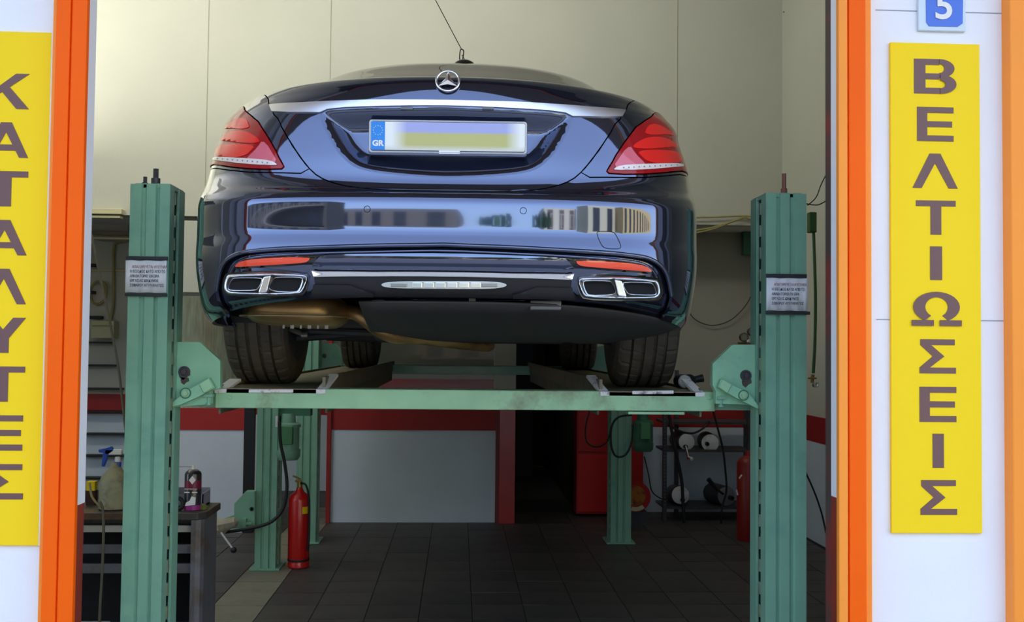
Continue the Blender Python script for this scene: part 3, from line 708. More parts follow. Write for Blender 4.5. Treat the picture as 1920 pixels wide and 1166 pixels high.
def bottom_edge(s):     # sill line with two arches
    pts = [(1.015, 0.)]
    for ap in archs: pts += [(ap[0][0], 0.)]+ap+[(ap[-1][0], 0.)]
    pts += [(2.2, 0.), (2.999, 0.)]
    return pts
be = bottom_edge(1)
be = [p for p in be if p[0] >= 1.015]
skin_out = []
# lower-left body skin as two mirrored halves joined at the front centre
side_half = [(1.015, .02)]+[p for p in be[1:]]+[(2.999, 23.), (0.0, 23.), (0., 17.0)]
right_tr = [(-u, v) for u, v in reversed(trunk_half[1:])]       # from the shut line up to the deck
rs = [(-u, v) for u, v in (trunk_half[1:])]                     # deck first then down the shut line
rs = [p for p in rs if p not in [(-u, v) for u, v in shut[6:]]]
rbt = [(-u, v) for u, v in reversed(bt)]
half = resample(side_half+rs+rbt+[(1.015, v_tb-.06)], du=.015, dv=.12)
for s in (1, -1):
    o_ = half if s > 0 else mir(half)
    h = [mir(light_out)] if s > 0 else [light_out]
    patch('body_side', o_, h, M['paint'], du=.015, dv=.12, thin=True)
# inner dark shell behind the shut lines
ish = MB(); nu, nv = 60, 50; vs = []
for i in range(nu+1):
    for j in range(nv+1):
        u = -1.1+2.2*i/nu; v = .3+16.5*j/nv; vs.append(S(u, v)-N_(u, v)*.062)
ish.add(vs, [(i*(nv+1)+j, (i+1)*(nv+1)+j, (i+1)*(nv+1)+j+1, i*(nv+1)+j+1) for i in range(nu) for j in range(nv)])
ish.build('body_inner', M['hole'], car, local=True)
# boot lid with the number plate recess
trunk = patch('boot_lid', trunk_out, [recess_out], M['paint'], dv=.12)
ROUT = [S(u, v) for u, v in recess_out]
RX = np.array([(p.x, p.z) for p in ROUT])
def rbowl(u, v, q):
    A = RX; B = np.roll(RX, -1, 0); P = np.array((q.x, q.z)); AB = B-A; t = np.clip(((P-A)*AB).sum(1)/np.maximum((AB*AB).sum(1), 1e-12), 0, 1)
    d = np.sqrt((((A+AB*t[:, None])-P)**2).sum(1).min()); t = min(d/.07, 1); return -.0015-.045*(t*t*(3-2*t))
patch('plate_recess', recess_out, [], M['paint'], rim=0, dv=.06, gap=-.004, bowl=rbowl, parent=trunk, du=.007)
# chrome strip across the boot
st_t = negu(uvs([(840, 188.5), (760, 188), (698, 188), (640, 190), (570, 193.5), (506, 197.5)]))
st_b = negu(uvs([(511, 210), (545, 211.5), (601, 211.5), (614, 205.5), (646, 202), (700, 200), (770, 198.5), (840, 198.5)]))
L_ = st_t+st_b
st_out = resample([(-.0, st_t[0][1])]+st_t[1:]+st_b[:-1]+[(0, st_b[-1][1])]+[(-u, v) for u, v in reversed(st_t[1:]+st_b[:-1])], dv=.1)
patch('chrome_strip', st_out, [], M['satin'], off=.006, rim=.008, gap=0, dv=.08, parent=trunk)
# tail lights: three bowls of red lens, inner reversing strip
mlens = mat('dark_red_lens', (.36, .008, .012), .10, coat=.0, spec=.4)
mglow = mat('bright_red_lens', (.9, .025, .02), .12, spec=.4)
mpink = mat('pink_clear_lens', (.75, .16, .22), .08, spec=.5)
mwl = mat('white_ribbed_lens', 'f0e6e2', .15, coat=.6)
red_l = [[(419, 244), (432, 233), (452, 222), (463, 224), (468, 233), (470, 242), (446, 244)],
         [(411, 266), (432, 248), (462, 247), (480, 256), (491, 266), (480, 270), (446, 269)],
         [(404, 294), (410, 276), (436, 271), (482, 273), (472, 284), (462, 293), (440, 297)]]
for s in (-1, 1):
    F_ = (lambda l: l) if s < 0 else mir
    tlm = patch('tail_light', F_(light_out), [], mlens, off=.004, rim=.02, dv=.08, du=.01)
    for r_ in red_l:
        patch('lens_cell', F_(resample(rounded(negu(uvs(r_))), dv=.1)), [], mglow, off=.007, rim=.003, gap=0, dv=.08, du=.01, parent=tlm)
    patch('clear_lens', F_(resample(rounded(negu(uvs([(466, 296), (486, 276), (494, 264), (508, 278), (524, 306), (500, 303), (466, 299)])), 1), dv=.1)), [], mpink, off=.0064, rim=.003, gap=0, dv=.08, du=.01, parent=tlm)
    patch('reversing_strip', F_(resample(rounded(negu(uvs([(400, 299), (404, 296), (440, 297), (480, 299), (510, 302), (521, 308), (520, 311), (480, 309.5), (440, 306), (404, 301.5)])), 1), dv=.1)), [], mwl, off=.008, rim=.003, gap=0, dv=.06, du=.01, parent=tlm)
    rb = MB()
    for k in range(11):
        a = S(*(lambda q: (s*abs(q[0]), q[1]))(uvof(412+k*9.2, 299.0+k*.75))); n = N_(*(lambda q: (s*abs(q[0]), q[1]))(uvof(412+k*9.2, 299.0+k*.75)))
        rb.cyl(a+n*.005, a+n*.0100, .0026, n=8)
    q = rb.build('lamp_ribs', mat('lens_rib_grey', '9a8c8c', .4), tlm, local=True); q['kind'] = 'stuff'
# bumper skins
bumper = patch('bumper', bumper_out, [], M['paint'], dv=.1, du=.0125)
mlow = patch('lower_bumper', lower_out, [], M['paint'], off=-.020, rim=0, dv=.1, gap=-.001)
# raised lip over the lower bumper
lip_pts = [S(u, v)+N_(u, v)*.001 for u, v in resample([(0, low_l[0][1])]+ridge, du=.02, dv=.2)[:-1] if True]
lp = [S(u, v)-N_(u, v)*.004 for u, v in [(0, low_l[0][1])]+ridge]
lp = smooth_path(lp, 4); full = [Vector((-p.x, p.y, p.z)) for p in reversed(lp[1:])]+lp
MB().tube(full, .0075, 10).build('bumper_lip', M['paint'], bumper, local=True, smooth=60)
lp2 = [S(-abs(u), v)-N_(-abs(u), v)*.016 for u, v in uvs([(840, 468), (700, 470), (600, 473), (520, 477), (470, 482), (447, 489), (432, 502), (424, 520), (419, 548)])]
lp2 = smooth_path(lp2, 4); full = [Vector((-p.x, p.y, p.z)) for p in reversed(lp2[1:])]+lp2
MB().tube(full, .006, 10).build('bumper_lip', M['paint'], bumper, local=True, smooth=60)
# black diffuser between the tail pipes
def lowpatch(name, px, m, off, rim=.01, sym_=True, dv=.1, it=0):
    l = negu(uvs(px)); l = rounded(l, it) if it else l
    out = [(0, l[0][1])]+l+[(0, l[-1][1])]
    out = resample(out+[(-u, v) for u, v in reversed(l)], dv=.1)
    return patch(name, out, [], m, off=off, rim=rim, gap=0, dv=dv, parent=car)
def lowside(name, px, m, off, rim=.01, it=1, parent=car, s=0):
    l = negu(uvs(px)); l = rounded(l, it) if it else l
    for q in ((-1, 1) if s == 0 else (s,)):
        patch(name, resample(l if q < 0 else mir(l), dv=.1), [], m, off=off, rim=rim, gap=0, dv=.1, parent=parent)
lowpatch('diffuser', [(800, 519), (700, 519), (600, 518), (588, 520), (590, 535), (578, 558.5), (700, 558.5), (800, 558.5)], M['black'], -.006)
lowside('diffuser_step', [(588, 534), (655, 534), (672, 540), (700, 550), (700, 556), (584, 556)], M['black'], .004, rim=.012, it=0)
lowpatch('chrome_blade', [(800, 510), (700, 510), (595, 509), (584, 507), (588, 519), (700, 518), (800, 518)], M['chrome'], .001, rim=.012)
lowpatch('valance', [(800, 474), (700, 475), (615, 477), (598, 482), (586, 494), (584, 505), (700, 507), (800, 507)], M['paint'], -.006, rim=.014)
# reflectors
lowside('reflector_housing', [(426, 504), (440, 490), (480, 483), (560, 478), (598, 478), (584, 497), (520, 502), (440, 506)], M['gloss_black'], -.015, rim=.01, it=0)
lowside('reflector', [(436, 500), (447, 490), (482, 484.5), (580, 481), (577, 491), (560, 494.5), (500, 498), (440, 501.5)], mat('orange_red_reflector', (.9, .07, .02), .15, coat=1), -.009, rim=.006)
# tail pipes
def ploop(px, yc, s): return [Vector((s*abs(Lc(x, y, yc).x), yc, Lc(x, y, yc).z)) for x, y in px]
def ringmesh(outer, inner, d1, d0=0):
    n = len(outer); vs = []; e = Vector((0, 1, 0))
    vs = [p+e*d0 for p in outer]+[p-e*.004 for p in outer_mid(outer, inner)]+[p+e*d0 for p in inner]+[p+e*d1 for p in inner]+[p+e*d1 for p in outer]
    fs = []
    for r_ in range(5):
        a = r_*n; b = ((r_+1) % 5)*n
        fs += [(a+i, b+i, b+(i+1) % n, a+(i+1) % n) for i in range(n)]
    return vs, fs
def outer_mid(o, i): return [(a+b)/2 for a, b in zip(o, i)]
ex_o = [(422, 547), (419, 538), (423, 520), (429, 514), (500, 510.5), (572, 512.5), (579, 519), (570, 545), (562, 553), (500, 554), (430, 552)]
def scale_px(px, k, ky=None):
    cx = sum(p[0] for p in px)/len(px); cy = sum(p[1] for p in px)/len(px)
    return [(cx+(x-cx)*k, cy+(y-cy)*(ky or k)) for x, y in px]
for s in (-1, 1):
    yc = .035
    o1 = ploop(rounded(ex_o, 1), yc, s); i1 = ploop(rounded(scale_px(ex_o, .955, .78), 1), yc, s)
    v_, f_ = ringmesh(o1, i1, .05); tip = MB().add(v_, f_).build('exhaust_tip', M['chrome'], car, local=True, smooth=50)
    hb = ploop(rounded(scale_px(ex_o, 1.05, 1.16), 1), yc+.018, s)
    MB().prism(hb, (0, .03, 0)).build('exhaust_surround', M['gloss_black'], tip, local=True)
    cells = ([(428, 544), (427, 539), (433, 523), (440, 520), (490, 520), (494, 524), (486, 540), (480, 545), (440, 545.5)],
             [(503, 541), (506, 534), (512, 521), (518, 518.5), (562, 518.5), (570, 522), (563, 543), (556, 549), (510, 546.5)])
    for c in cells:
        oc = ploop(rounded(c, 1), yc+.004, s); ic = ploop(rounded(scale_px(c, .91, .80), 1), yc+.004, s)
        v_, f_ = ringmesh(oc, ic, .035); MB().add(v_, f_).build('tip_bezel', M['chrome'], tip, local=True, smooth=50)
        MB().prism([p+Vector((0, .010, 0)) for p in ic], (0, .01, 0)).build('pipe_mouth', M['hole'], tip, local=True)
    dv_ = ploop([(494, 519), (508, 517), (500, 547), (484, 549)], yc+.002, s)
    MB().prism(dv_, (0, .02, 0)).build('tip_divider', M['chrome'], tip, local=True, bev=.003)
# fog lamp strip
fo = rounded([(713, 534), (722, 529), (760, 527), (905, 527), (940, 529), (953, 534.5), (940, 540), (905, 542), (760, 541), (722, 539)], 2)
fl_ = [Lc(x, y, .005) for x, y in fo]
fog = MB().prism(fl_, (0, .02, 0)).build('fog_lamp', mat('fog_lens', 'd8dad6', .12, metal=.3, coat=1), car, local=True, bev=.002)
for k in range(6):
    a = Lc(782+k*22, 534.5, .003); MB().box(a.x-.016, a.x+.016, .0015, .006, a.z-.009, a.z+.009).build('lens_cell', mat('fog_cell', 'f4f6f2', .1, metal=.5), fog, local=True, bev=.003)
for px in (748, 918):
    a = Lc(px, 534.5, .003); MB().box(a.x-.026, a.x+.026, .0015, .006, a.z-.006, a.z+.006).build('lens_cell', mat('fog_cell_grey', '9da09c', .2, metal=.5), fog, local=True, bev=.003)
# tow cover and parking sensors drawn as fine seams
def seam(px, name, r=.0012, closed=True, m=None):
    pts = []
    for x, y in px:
        u, v = uvof(x, y); pts.append(S(u, v)+N_(u, v)*.0006)
    MB().tube(pts, r, 6, closed=closed).build(name, m or M['black'], bumper, local=True)
seam(rounded([(1118, 437), (1122, 433.5), (1148, 434), (1154, 438), (1165, 461), (1162, 467), (1136, 466), (1128, 461)], 2), 'tow_cover')
for cx, cy in ((688.5, 392), (981, 395)):
    seam([(cx+6*math.cos(a*PI/8), cy+6*math.sin(a*PI/8)) for a in range(16)], 'parking_sensor', .0011)
# star emblem
ec = Lc(839.5, 155.5, .0); u, v = uvof(839.5, 155.5); q = S(u, v); nrm = N_(u, v); nrm = (nrm+Vector((0, -.8, 0))).normalized()
ex = Vector((1, 0, 0)); ez = ex.cross(-nrm).normalized(); ez = ez if ez.z > 0 else -ez; o_ = q+nrm*.012; R_ = .0385
em = MB().tube([o_+ex*R_*math.cos(2*PI*k/40)+ez*R_*math.sin(2*PI*k/40) for k in range(40)], .0042, 8, closed=True).build('emblem', M['chrome'], trunk, local=True, smooth=60)
for k in range(3):
    a = rad(90+120*k); d = ex*math.cos(a)+ez*math.sin(a); t = -ex*math.sin(a)+ez*math.cos(a)
    MB().add([o_+d*R_, o_+t*.011+d*.005, o_-t*.011+d*.005, o_+nrm*.007, o_-d*.004], [(0, 1, 3), (0, 3, 2), (1, 4, 3), (2, 3, 4)]).build('emblem_spoke', M['chrome'], trunk, local=True)
# number plate
pc = Lc(839.5, 256, .075); hw = .264; hh = .059
pl = MB(); pf = []
def rr(cx, cz, a, b, r, y, n=5):
    out = []
    for sx, sz, a0 in ((1, 1, 0), (-1, 1, 90), (-1, -1, 180), (1, -1, 270)):
        for k in range(n+1): t = rad(a0+90*k/n); out.append(Vector((cx+sx*(a-r)+r*math.cos(t), y, cz+sz*(b-r)+r*math.sin(t))))
    return out
y = .098
fr_ = MB().prism(rr(pc.x, pc.z, hw, hh, .010, y), (0, .05, 0)).build('plate_frame', mat('plate_holder_grey', '4d5470', .3), trunk, local=True)
o1 = rr(pc.x, pc.z+.003, hw-.001, hh-.004, .010, y-.001); i1 = rr(pc.x, pc.z+.003, hw-.006, hh-.009, .008, y-.001)
v_, f_ = ringmesh(o1, i1, .004); MB().add(v_, f_).build('plate_rim', M['white'], trunk, local=True)
mp_ = bpy.data.materials.new('number_plate_face'); mp_.use_nodes = True; n_ = mp_.node_tree; b_ = n_.nodes['Principled BSDF']; b_.inputs['Roughness'].default_value = .45
tc = n_.nodes.new('ShaderNodeTexCoord'); sx_ = n_.nodes.new('ShaderNodeSeparateXYZ'); n_.links.new(tc.outputs['Object'], sx_.inputs[0])
r1 = n_.nodes.new('ShaderNodeMapRange'); r1.inputs[1].default_value = pc.z+.020; r1.inputs[2].default_value = pc.z+.012; n_.links.new(sx_.outputs['Z'], r1.inputs[0])
cr = n_.nodes.new('ShaderNodeMix'); cr.data_type = 'RGBA'; cr.inputs['A'].default_value = (*hx('a9aede'), 1); cr.inputs['B'].default_value = (*hx('c2bf78'), 1); n_.links.new(r1.outputs[0], cr.inputs['Factor'])
ab = n_.nodes.new('ShaderNodeMath'); ab.operation = 'SUBTRACT'; ab.inputs[1].default_value = pc.x+.028; n_.links.new(sx_.outputs['X'], ab.inputs[0])
ab2 = n_.nodes.new('ShaderNodeMath'); ab2.operation = 'ABSOLUTE'; n_.links.new(ab.outputs[0], ab2.inputs[0])
r2 = n_.nodes.new('ShaderNodeMapRange'); r2.inputs[1].default_value = .165; r2.inputs[2].default_value = .215; n_.links.new(ab2.outputs[0], r2.inputs[0])
c2 = n_.nodes.new('ShaderNodeMix'); c2.data_type = 'RGBA'; c2.inputs['B'].default_value = (*hx('f2f3ec'), 1); n_.links.new(cr.outputs['Result'], c2.inputs['A']); n_.links.new(r2.outputs[0], c2.inputs['Factor'])
r3 = n_.nodes.new('ShaderNodeMapRange'); r3.inputs[1].default_value = pc.z-.025; r3.inputs[2].default_value = pc.z-.042; n_.links.new(sx_.outputs['Z'], r3.inputs[0])
c3 = n_.nodes.new('ShaderNodeMix'); c3.data_type = 'RGBA'; c3.inputs['B'].default_value = (*hx('dcdcd0'), 1); n_.links.new(c2.outputs['Result'], c3.inputs['A']); n_.links.new(r3.outputs[0], c3.inputs['Factor'])
n_.links.new(c3.outputs['Result'], b_.inputs['Base Color'])
MB().prism(rr(pc.x, pc.z+.004, hw-.007, hh-.012, .006, y-.003), (0, .004, 0)).build('number_plate', mp_, trunk, local=True)
xe = pc.x-hw+.008
MB().box(xe, xe+.046, y-.0042, y-.003, pc.z-.043, pc.z+.051).build('country_strip', mat('eu_blue', '1c86e0', .4), trunk, local=True)
t = text('country_code', 'GR', .026, M['white'], None, (0, 0, 0), bold=.0012, wide=1.05, ext=.0002); t.parent = trunk; t.location = (xe+.023, y-.0046, pc.z-.022)
stars = MB()
for k in range(12):
    a = 2*PI*k/12; cx, cz = xe+.023+.0155*math.cos(a), pc.z+.022+.0155*math.sin(a)
    stars.prism([(cx+(.0022 if j % 2 == 0 else .001)*math.cos(rad(90+36*j)), y-.0044, cz+(.0022 if j % 2 == 0 else .001)*math.sin(rad(90+36*j))) for j in range(10)], (0, -.0003, 0))
q = stars.build('plate_stars', mat('star_pale', 'c8e8a0', .5), trunk, local=True)
a = Lc(823, 281, .097); b = Lc(862, 289, .097); MB().box(a.x, b.x, .0955, .099, b.z, a.z).build('dealer_label', M['paper'], trunk, local=True)
for px in (763, 915):
    a = Lc(px, 203.5, .085); MB().box(a.x-.019, a.x+.019, .078, .1, a.z-.004, a.z+.004).build('plate_lamp', M['grey_metal'], trunk, local=True)
# glass, roof items
def uvbox(u0, u1, v0, v1): return rounded([(u0, v0), (u1, v0), (u1, v1), (u0, v1)], 2)
patch('rear_window', resample(uvbox(-.80, .80, 17.25, 20.6), dv=.2), [], M['dglass'], off=.004, rim=.006, gap=0, dv=.2)
for s in (-1, 1):
    for a, b in ((1.04, 1.42), (1.45, 1.93)):
        o_ = resample(uvbox(a, b, 17.5, 19.95), dv=.2); patch('side_window', o_ if s > 0 else mir(o_), [], M['dglass'], off=.004, rim=.006, gap=0, dv=.25)
    a = S(s*1.93, 16.8); mm = MB().lathe(a+Vector((s*.02, .02, .02)), (s, 0, .1), [(0, .02), (.03, .03), (.08, .075), (.14, .08), (.18, .06), (.2, .0)], 16).build('door_mirror', M['paint'], car, local=True, smooth=50)
MB().lathe(S(.015, 20.35)-Vector((0, 0, .006)), (0, 0, 1), [(0, .05), (.012, .044), (.022, .03), (.028, 0)], 20, fr=None).build('roof_antenna', M['gloss_black'], car, local=True, smooth=50)
# underbody
ub = MB(); pts = []
bl = [Lc(x, y, yy) for x, y, yy in ((600, 557, .10), (1080, 557, .10), (1225, 566, .16), (1232, 590, .35), (1190, 612, .55), (1120, 622, .60), (700, 630, .62), (690, 600, .40))]
vs = []; nx = 24; nj = 6
xl = Lc(688, 600, .3).x; xr = .84
for j in range(nj+1):
    t = j/nj
    for i in range(nx+1):
        x = xl+(xr-xl)*i/nx; r0 = row(0); ye = r0[2]+r0[4]*(1-(1-min(abs(x)/r0[3], .999)**r0[5])**(1/r0[5])); ze = r0[0]+(r0[1]-r0[0])*min(abs(x)/.9, 1)**3
        yy = ye+.012+(.70-ye)*t; edge = max(0, (x-.60)/.24); zz = ze+.004-(ze-.188)*(1-(1-t)**1.7)*(1-.45*edge*edge)
        vs.append((x*(1-.10*t*(1 if x > .5 else 0)), yy, zz))
fs = [(j*(nx+1)+i, j*(nx+1)+i+1, (j+1)*(nx+1)+i+1, (j+1)*(nx+1)+i) for j in range(nj) for i in range(nx)]
o = MB().add(vs, fs).build('undertray', M['undertray'], car, local=True, smooth=60); s_ = o.modifiers.new('t', 'SOLIDIFY'); s_.thickness = .008
for px in ((994, 563, 1052, 582), (698, 562, 722, 569)):
    a = Lc(px[0], px[1], .10); b = Lc(px[2], px[3], .10); MB().box(a.x, b.x, .085, .13, b.z, a.z).build('tow_bracket', mat('bracket_grey', '5e5e60', .4, metal=.4), car, local=True, bev=.004)
MB().box(-.62, .62, 1.5, 4.0, .19, .24).box(-.75, .75, 3.95, 4.8, .22, .30).build('floor_pan', M['undertray'], car, local=True, bev=.01)
MB().box(-.70, .70, .9, 1.5, .24, .30).build('rear_subframe', mat('subframe_brown', '3a332d', .7, var=.2), car, local=True, bev=.01)
for s in (-1, 1):      # wheel arch liners
    for yc in (YRW, YFW):
        lv = []; nl = 14
        for k in range(nl+1):
            a = rad(-15+210*k/nl)
            for x in (.62, .925): lv.append((s*x, yc+.405*math.cos(a), .36+.405*math.sin(a)))
        lf = [(2*k, 2*k+1, 2*k+3, 2*k+2) for k in range(nl)]
        MB().add(lv, lf).build('arch_liner', M['black'], car, local=True, smooth=60)
    MB().tube([(s*.72, 1.16, .20), (s*.35, 1.2, .235), (s*.1, 1.2, .25)], .022).tube([(s*.74, 1.05, .235), (s*.3, .98, .22)], .016).build('control_arm', M['dsteel'], car, local=True)
    MB().tube([(s*.70, 1.0, .24), (s*.62, 1.0, .21)], .012).cyl((s*.61, 1.0, .21), (s*.635, 1.0, .21), .017).build('brake_bolt', M['steel'], car, local=True)
# muffler and pipe
a = Lc(455, 590, .42); b = Lc(655, 590, .42); zt, zb = Lc(555, 560, .42).z, Lc(555, 617, .42).z
vs = []; nr_ = 9; nc = 28
cx, cz = (a.x+b.x)/2, (zt+zb)/2+.012; hx_ = (b.x-a.x)/2; hz_ = (zt-zb)/2+.012
for i in range(nr_+1):
    t = -1+2*i/nr_; k = (1-abs(t)**3.2)**(1/3.2) if abs(t) < 1 else 0
    for j in range(nc):
        q = 2*PI*j/nc; c, s_ = math.cos(q), math.sin(q)
        vs.append((cx+t*hx_, .45+.19*k*math.copysign(abs(c)**.7, c), cz-(.006*t)+(hz_*(.35+.65*k))*math.copysign(abs(s_)**.8, s_)*(1 if s_ > 0 else .92+.08*t)))
fs = [(i*nc+j, i*nc+(j+1) % nc, (i+1)*nc+(j+1) % nc, (i+1)*nc+j) for i in range(nr_) for j in range(nc)]
fs += [tuple(range(nc-1, -1, -1)), tuple(range(nr_*nc, (nr_+1)*nc))]
muf = MB().add(vs, fs).build('muffler', M['tan'], car, local=True, smooth=50); sb = muf.modifiers.new('s', 'SUBSURF'); sb.levels = 1; sb.render_levels = 1
sm = [(cx+hx_*1.0*math.copysign(abs(math.cos(q))**.5, math.cos(q)), .45+.2*math.copysign(abs(math.sin(q))**.7, math.sin(q)), cz-.022) for q in [2*PI*k/40 for k in range(40)]]
MB().tube(sm, .004, 6, closed=True).build('weld_seam', mat('seam_steel', 'b5a27a', .4, metal=.8), muf, local=True)
MB().tube(smooth_path([(cx+hx_*.85, .46, cz), Lc(668, 588, .42), Lc(690, 603, .42), Lc(716, 622, .45), Lc(745, 632, .50), Lc(790, 634, .60), (.12, .85, .175), (.15, 1.2, .18), (.15, 2.6, .18)]), .026, 12).build('exhaust_pipe', M['tan'], car, local=True, smooth=60)
mu = MB()
for k in range(6): mu.cyl((cx-.02+k*.03, .30, cz-hz_-.0), (cx-.02+k*.03, .30, cz-hz_+.012), .004+.003*(k % 2), n=6)
mu.build('hanger_bolts', M['steel'], muf, local=True)
# wheels
def wheel(x, yc, s, wd=.25, R=.348, hub=True):
    n = 192; prof = []; hw_ = wd/2
    raw = [(-hw_, .245), (-hw_-.004, .29), (-hw_+.004, .325), (-hw_+.016, R-.008), (-hw_+.03, R-.002)]
    gr = [(-.066, .013), (-.022, .015), (.026, .015), (.072, .010)]
    cur = [(-hw_+.055, R)]
    for g, w_ in gr:
        g = -g if s > 0 else g
        cur += [(g-w_/2, R+.001), (g-w_/2+.0015, R-.012), (g+w_/2-.0015, R-.012), (g+w_/2, R+.001)]
    cur.append((hw_-.055, R)); cur = sorted(cur, key=lambda p: p[0])
    prof = raw+cur+[(-p[0], p[1]) for p in reversed(raw)]
    edge = {3, 4, 5, len(prof)-4, len(prof)-5, len(prof)-6}
    def fr(k, i, r):
        if k in edge and i % 6 == 0: return r-.006
        if k not in edge and 5 < k < len(prof)-6 and (i*3+k*2) % 12 == 0: return r-.004
        return r
    t = MB().lathe((x-0, yc, R), (1, 0, 0), prof, n, fr=fr).build('tyre', M['tyre'], car, local=True)
    MB().lathe((x, yc, R), (1, 0, 0), [(-hw_-.001, .246), (-hw_+.01, .235), (-hw_+.03, .22), (.02, .20), (.03, .07), (.03, 0)] if s > 0 else [(-.03, 0), (-.03, .07), (-.02, .20), (hw_-.03, .22), (hw_-.01, .235), (hw_+.001, .246)], 40).build('wheel_rim', M['dsteel'], t, local=True, smooth=40)
    MB().lathe((x-s*hw_*.9, yc, R), (s, 0, 0), [(0, .0), (0, .16), (.02, .165), (.03, .17), (.035, .0)], 32).build('brake_disc', M['steel'], t, local=True)
    MB().lathe((x+s*hw_*.5, yc, R), (s, 0, 0), [(0, .23), (.03, .2), (.04, .06), (.05, .0)], 20).build('wheel_spokes', M['steel'], t, local=True)
for s in (-1, 1): wheel(s*.812, YRW, s, .252); wheel(s*.812, YFW, s, .24)
# ------------------------------------------------------------------ office partitions at the back
e = tagit(bpy.data.objects.new('wall_partition', None), kind='structure'); C.objects.link(e); e['_loc'] = [0, 0, 0]
px0, px1 = WX(621, YB, 850), WX(931, YB, 850); zg0, zg1 = .78, .965
MB().box(px0, px1, YB, YB+.04, .0, zg0).build('lower_panel', M['grey_wall'], e)
MB().box(px0, px1, YB-.006, YB+.045, zg0, zg1).build('red_band', M['red_wall'], e)
MB().box(px0, px1, YB+.0, YB+.03, zg1, 1.215).build('red_panel', mat('glossy_red_panel', '8c1a18', .3, coat=.25), e)  # solid red panel imitating a red reflection in the office glass
MB().box(px0-.035, px0, YB-.04, YB+.06, 0, 2.575).build('frame_post', M['red_wall'], e, bev=.003)
MB().box(px0, px1, YB+.01, YB+.02, 1.215, 2.5).build('pane', mat('hazy_glass', '62685c', .22, coat=.15), e)
MB().box(xc0, xc1, YB-.06, YB+.14, 0, .98).build('column_red', mat('glossy_red_column', 'b82420', .35, var=.08, coat=.3), e, bev=.004)
MB().box(xc0-.05, xc1, YB-.05, YB+.14, .98, 2.575).build('column_upper', M['beige'], e, bev=.004)
MB().box(xc0-.03, xc0, YB-.03, YB+.1, 0, .98).build('door_jamb', mat('dusky_red_jamb', '7a2a2c', .5), e)
# left partition wing
YW = 8.2
wx0, wx1 = WX(325, YW, 800), WX(458, YW, 800)
e2 = tagit(bpy.data.objects.new('wall_partition', None), kind='structure'); C.objects.link(e2); e2['_loc'] = [0, 0, 0]
zb_, zt_ = WZ(806, YW, 400), WZ(765, YW, 400)
MB().box(wx0, wx1, YW, YW+.04, 0, zb_).build('lower_panel', mat('pale_grey_panel', 'd6e0ea', .6, var=.02), e2)
MB().box(wx0, wx1, YW-.006, YW+.045, zb_, zt_).build('red_band', mat('bright_red_band', 'b02420', .5), e2)
MB().box(wx1, wx1+.08, YW-.01, YW+.05, 0, 2.1).build('frame_post', M['black'], e2)
MB().box(wx0, wx1, YW+.01, YW+.02, zt_, WZ(555, YW, 380)).build('pane', mat('reflecting_glass', '8f9a86', .12, metal=.75, var=.25, scale=9, stretch=(6, 1, .6)), e2)  # greenish vertical streaks in the colour imitate reflections in this glass
MB().box(wx0, wx1, YW-.005, YW+.04, WZ(548, YW, 380), WZ(414, YW, 380)).build('upper_panel', M['beige'], e2)
# office things behind the glass
# red cabinet
cx0, cx1 = WX(1081, 9.0, 860), WX(1206, 9.0, 860); zc_ = WZ(770, 9.0, 1100)
e = empty('cabinet', ((cx0+cx1)/2, 9.0, 0), 'tall red steel cabinet against the back wall right of the dark doorway', 'cabinet')
MB().box(cx0, cx1, 9.0, 9.23, .02, 1.0).build('body', M['red_dk'], e, bev=.005)
MB().box(cx0+.01, cx0+.30, 8.985, 9.0, .04, .55).build('door', M['red'], e, bev=.004)
MB().box(cx0+.01, cx0+.30, 8.985, 9.0, .57, .97).build('door', M['red_dk'], e, bev=.004)
# cable reel
c = W(1190, 930, 8.6)
e = empty('cable_reel', (c.x, 8.6, 0), 'red cable reel with orange disc standing behind the far right green post', 'cable reel')
MB().lathe((c.x, 8.66, c.z), (0, -1, 0), [(0, 0), (0, .13), (.012, .13), (.012, .08), (.09, .08), (.09, .13), (.102, .13), (.102, 0)], 32).build('drum', M['red_dk'], e, smooth=40)
MB().lathe((c.x, 8.557, c.z+.01), (0, -1, 0), [(0, .085), (.006, .085), (.006, 0)], 28).build('socket_disc', mat('orange_disc', 'b5651a', .5, stain='3c2410', stain_amt=.8, scale=25), e)
MB().prism([(c.x+.12*math.cos(rad(a)), 8.548, c.z+.12*math.sin(rad(a))) for a in range(250, 311, 12)]+[(c.x+.085*math.cos(rad(a)), 8.548, c.z+.085*math.sin(rad(a))) for a in range(310, 249, -12)], (0, .004, 0)).build('label_strip', mat('pale_label', 'c9bf8f', .6), e)
MB().box(c.x-.1, c.x+.1, 8.56, 8.68, 0, c.z-.125).build('stand', M['dsteel'], e)
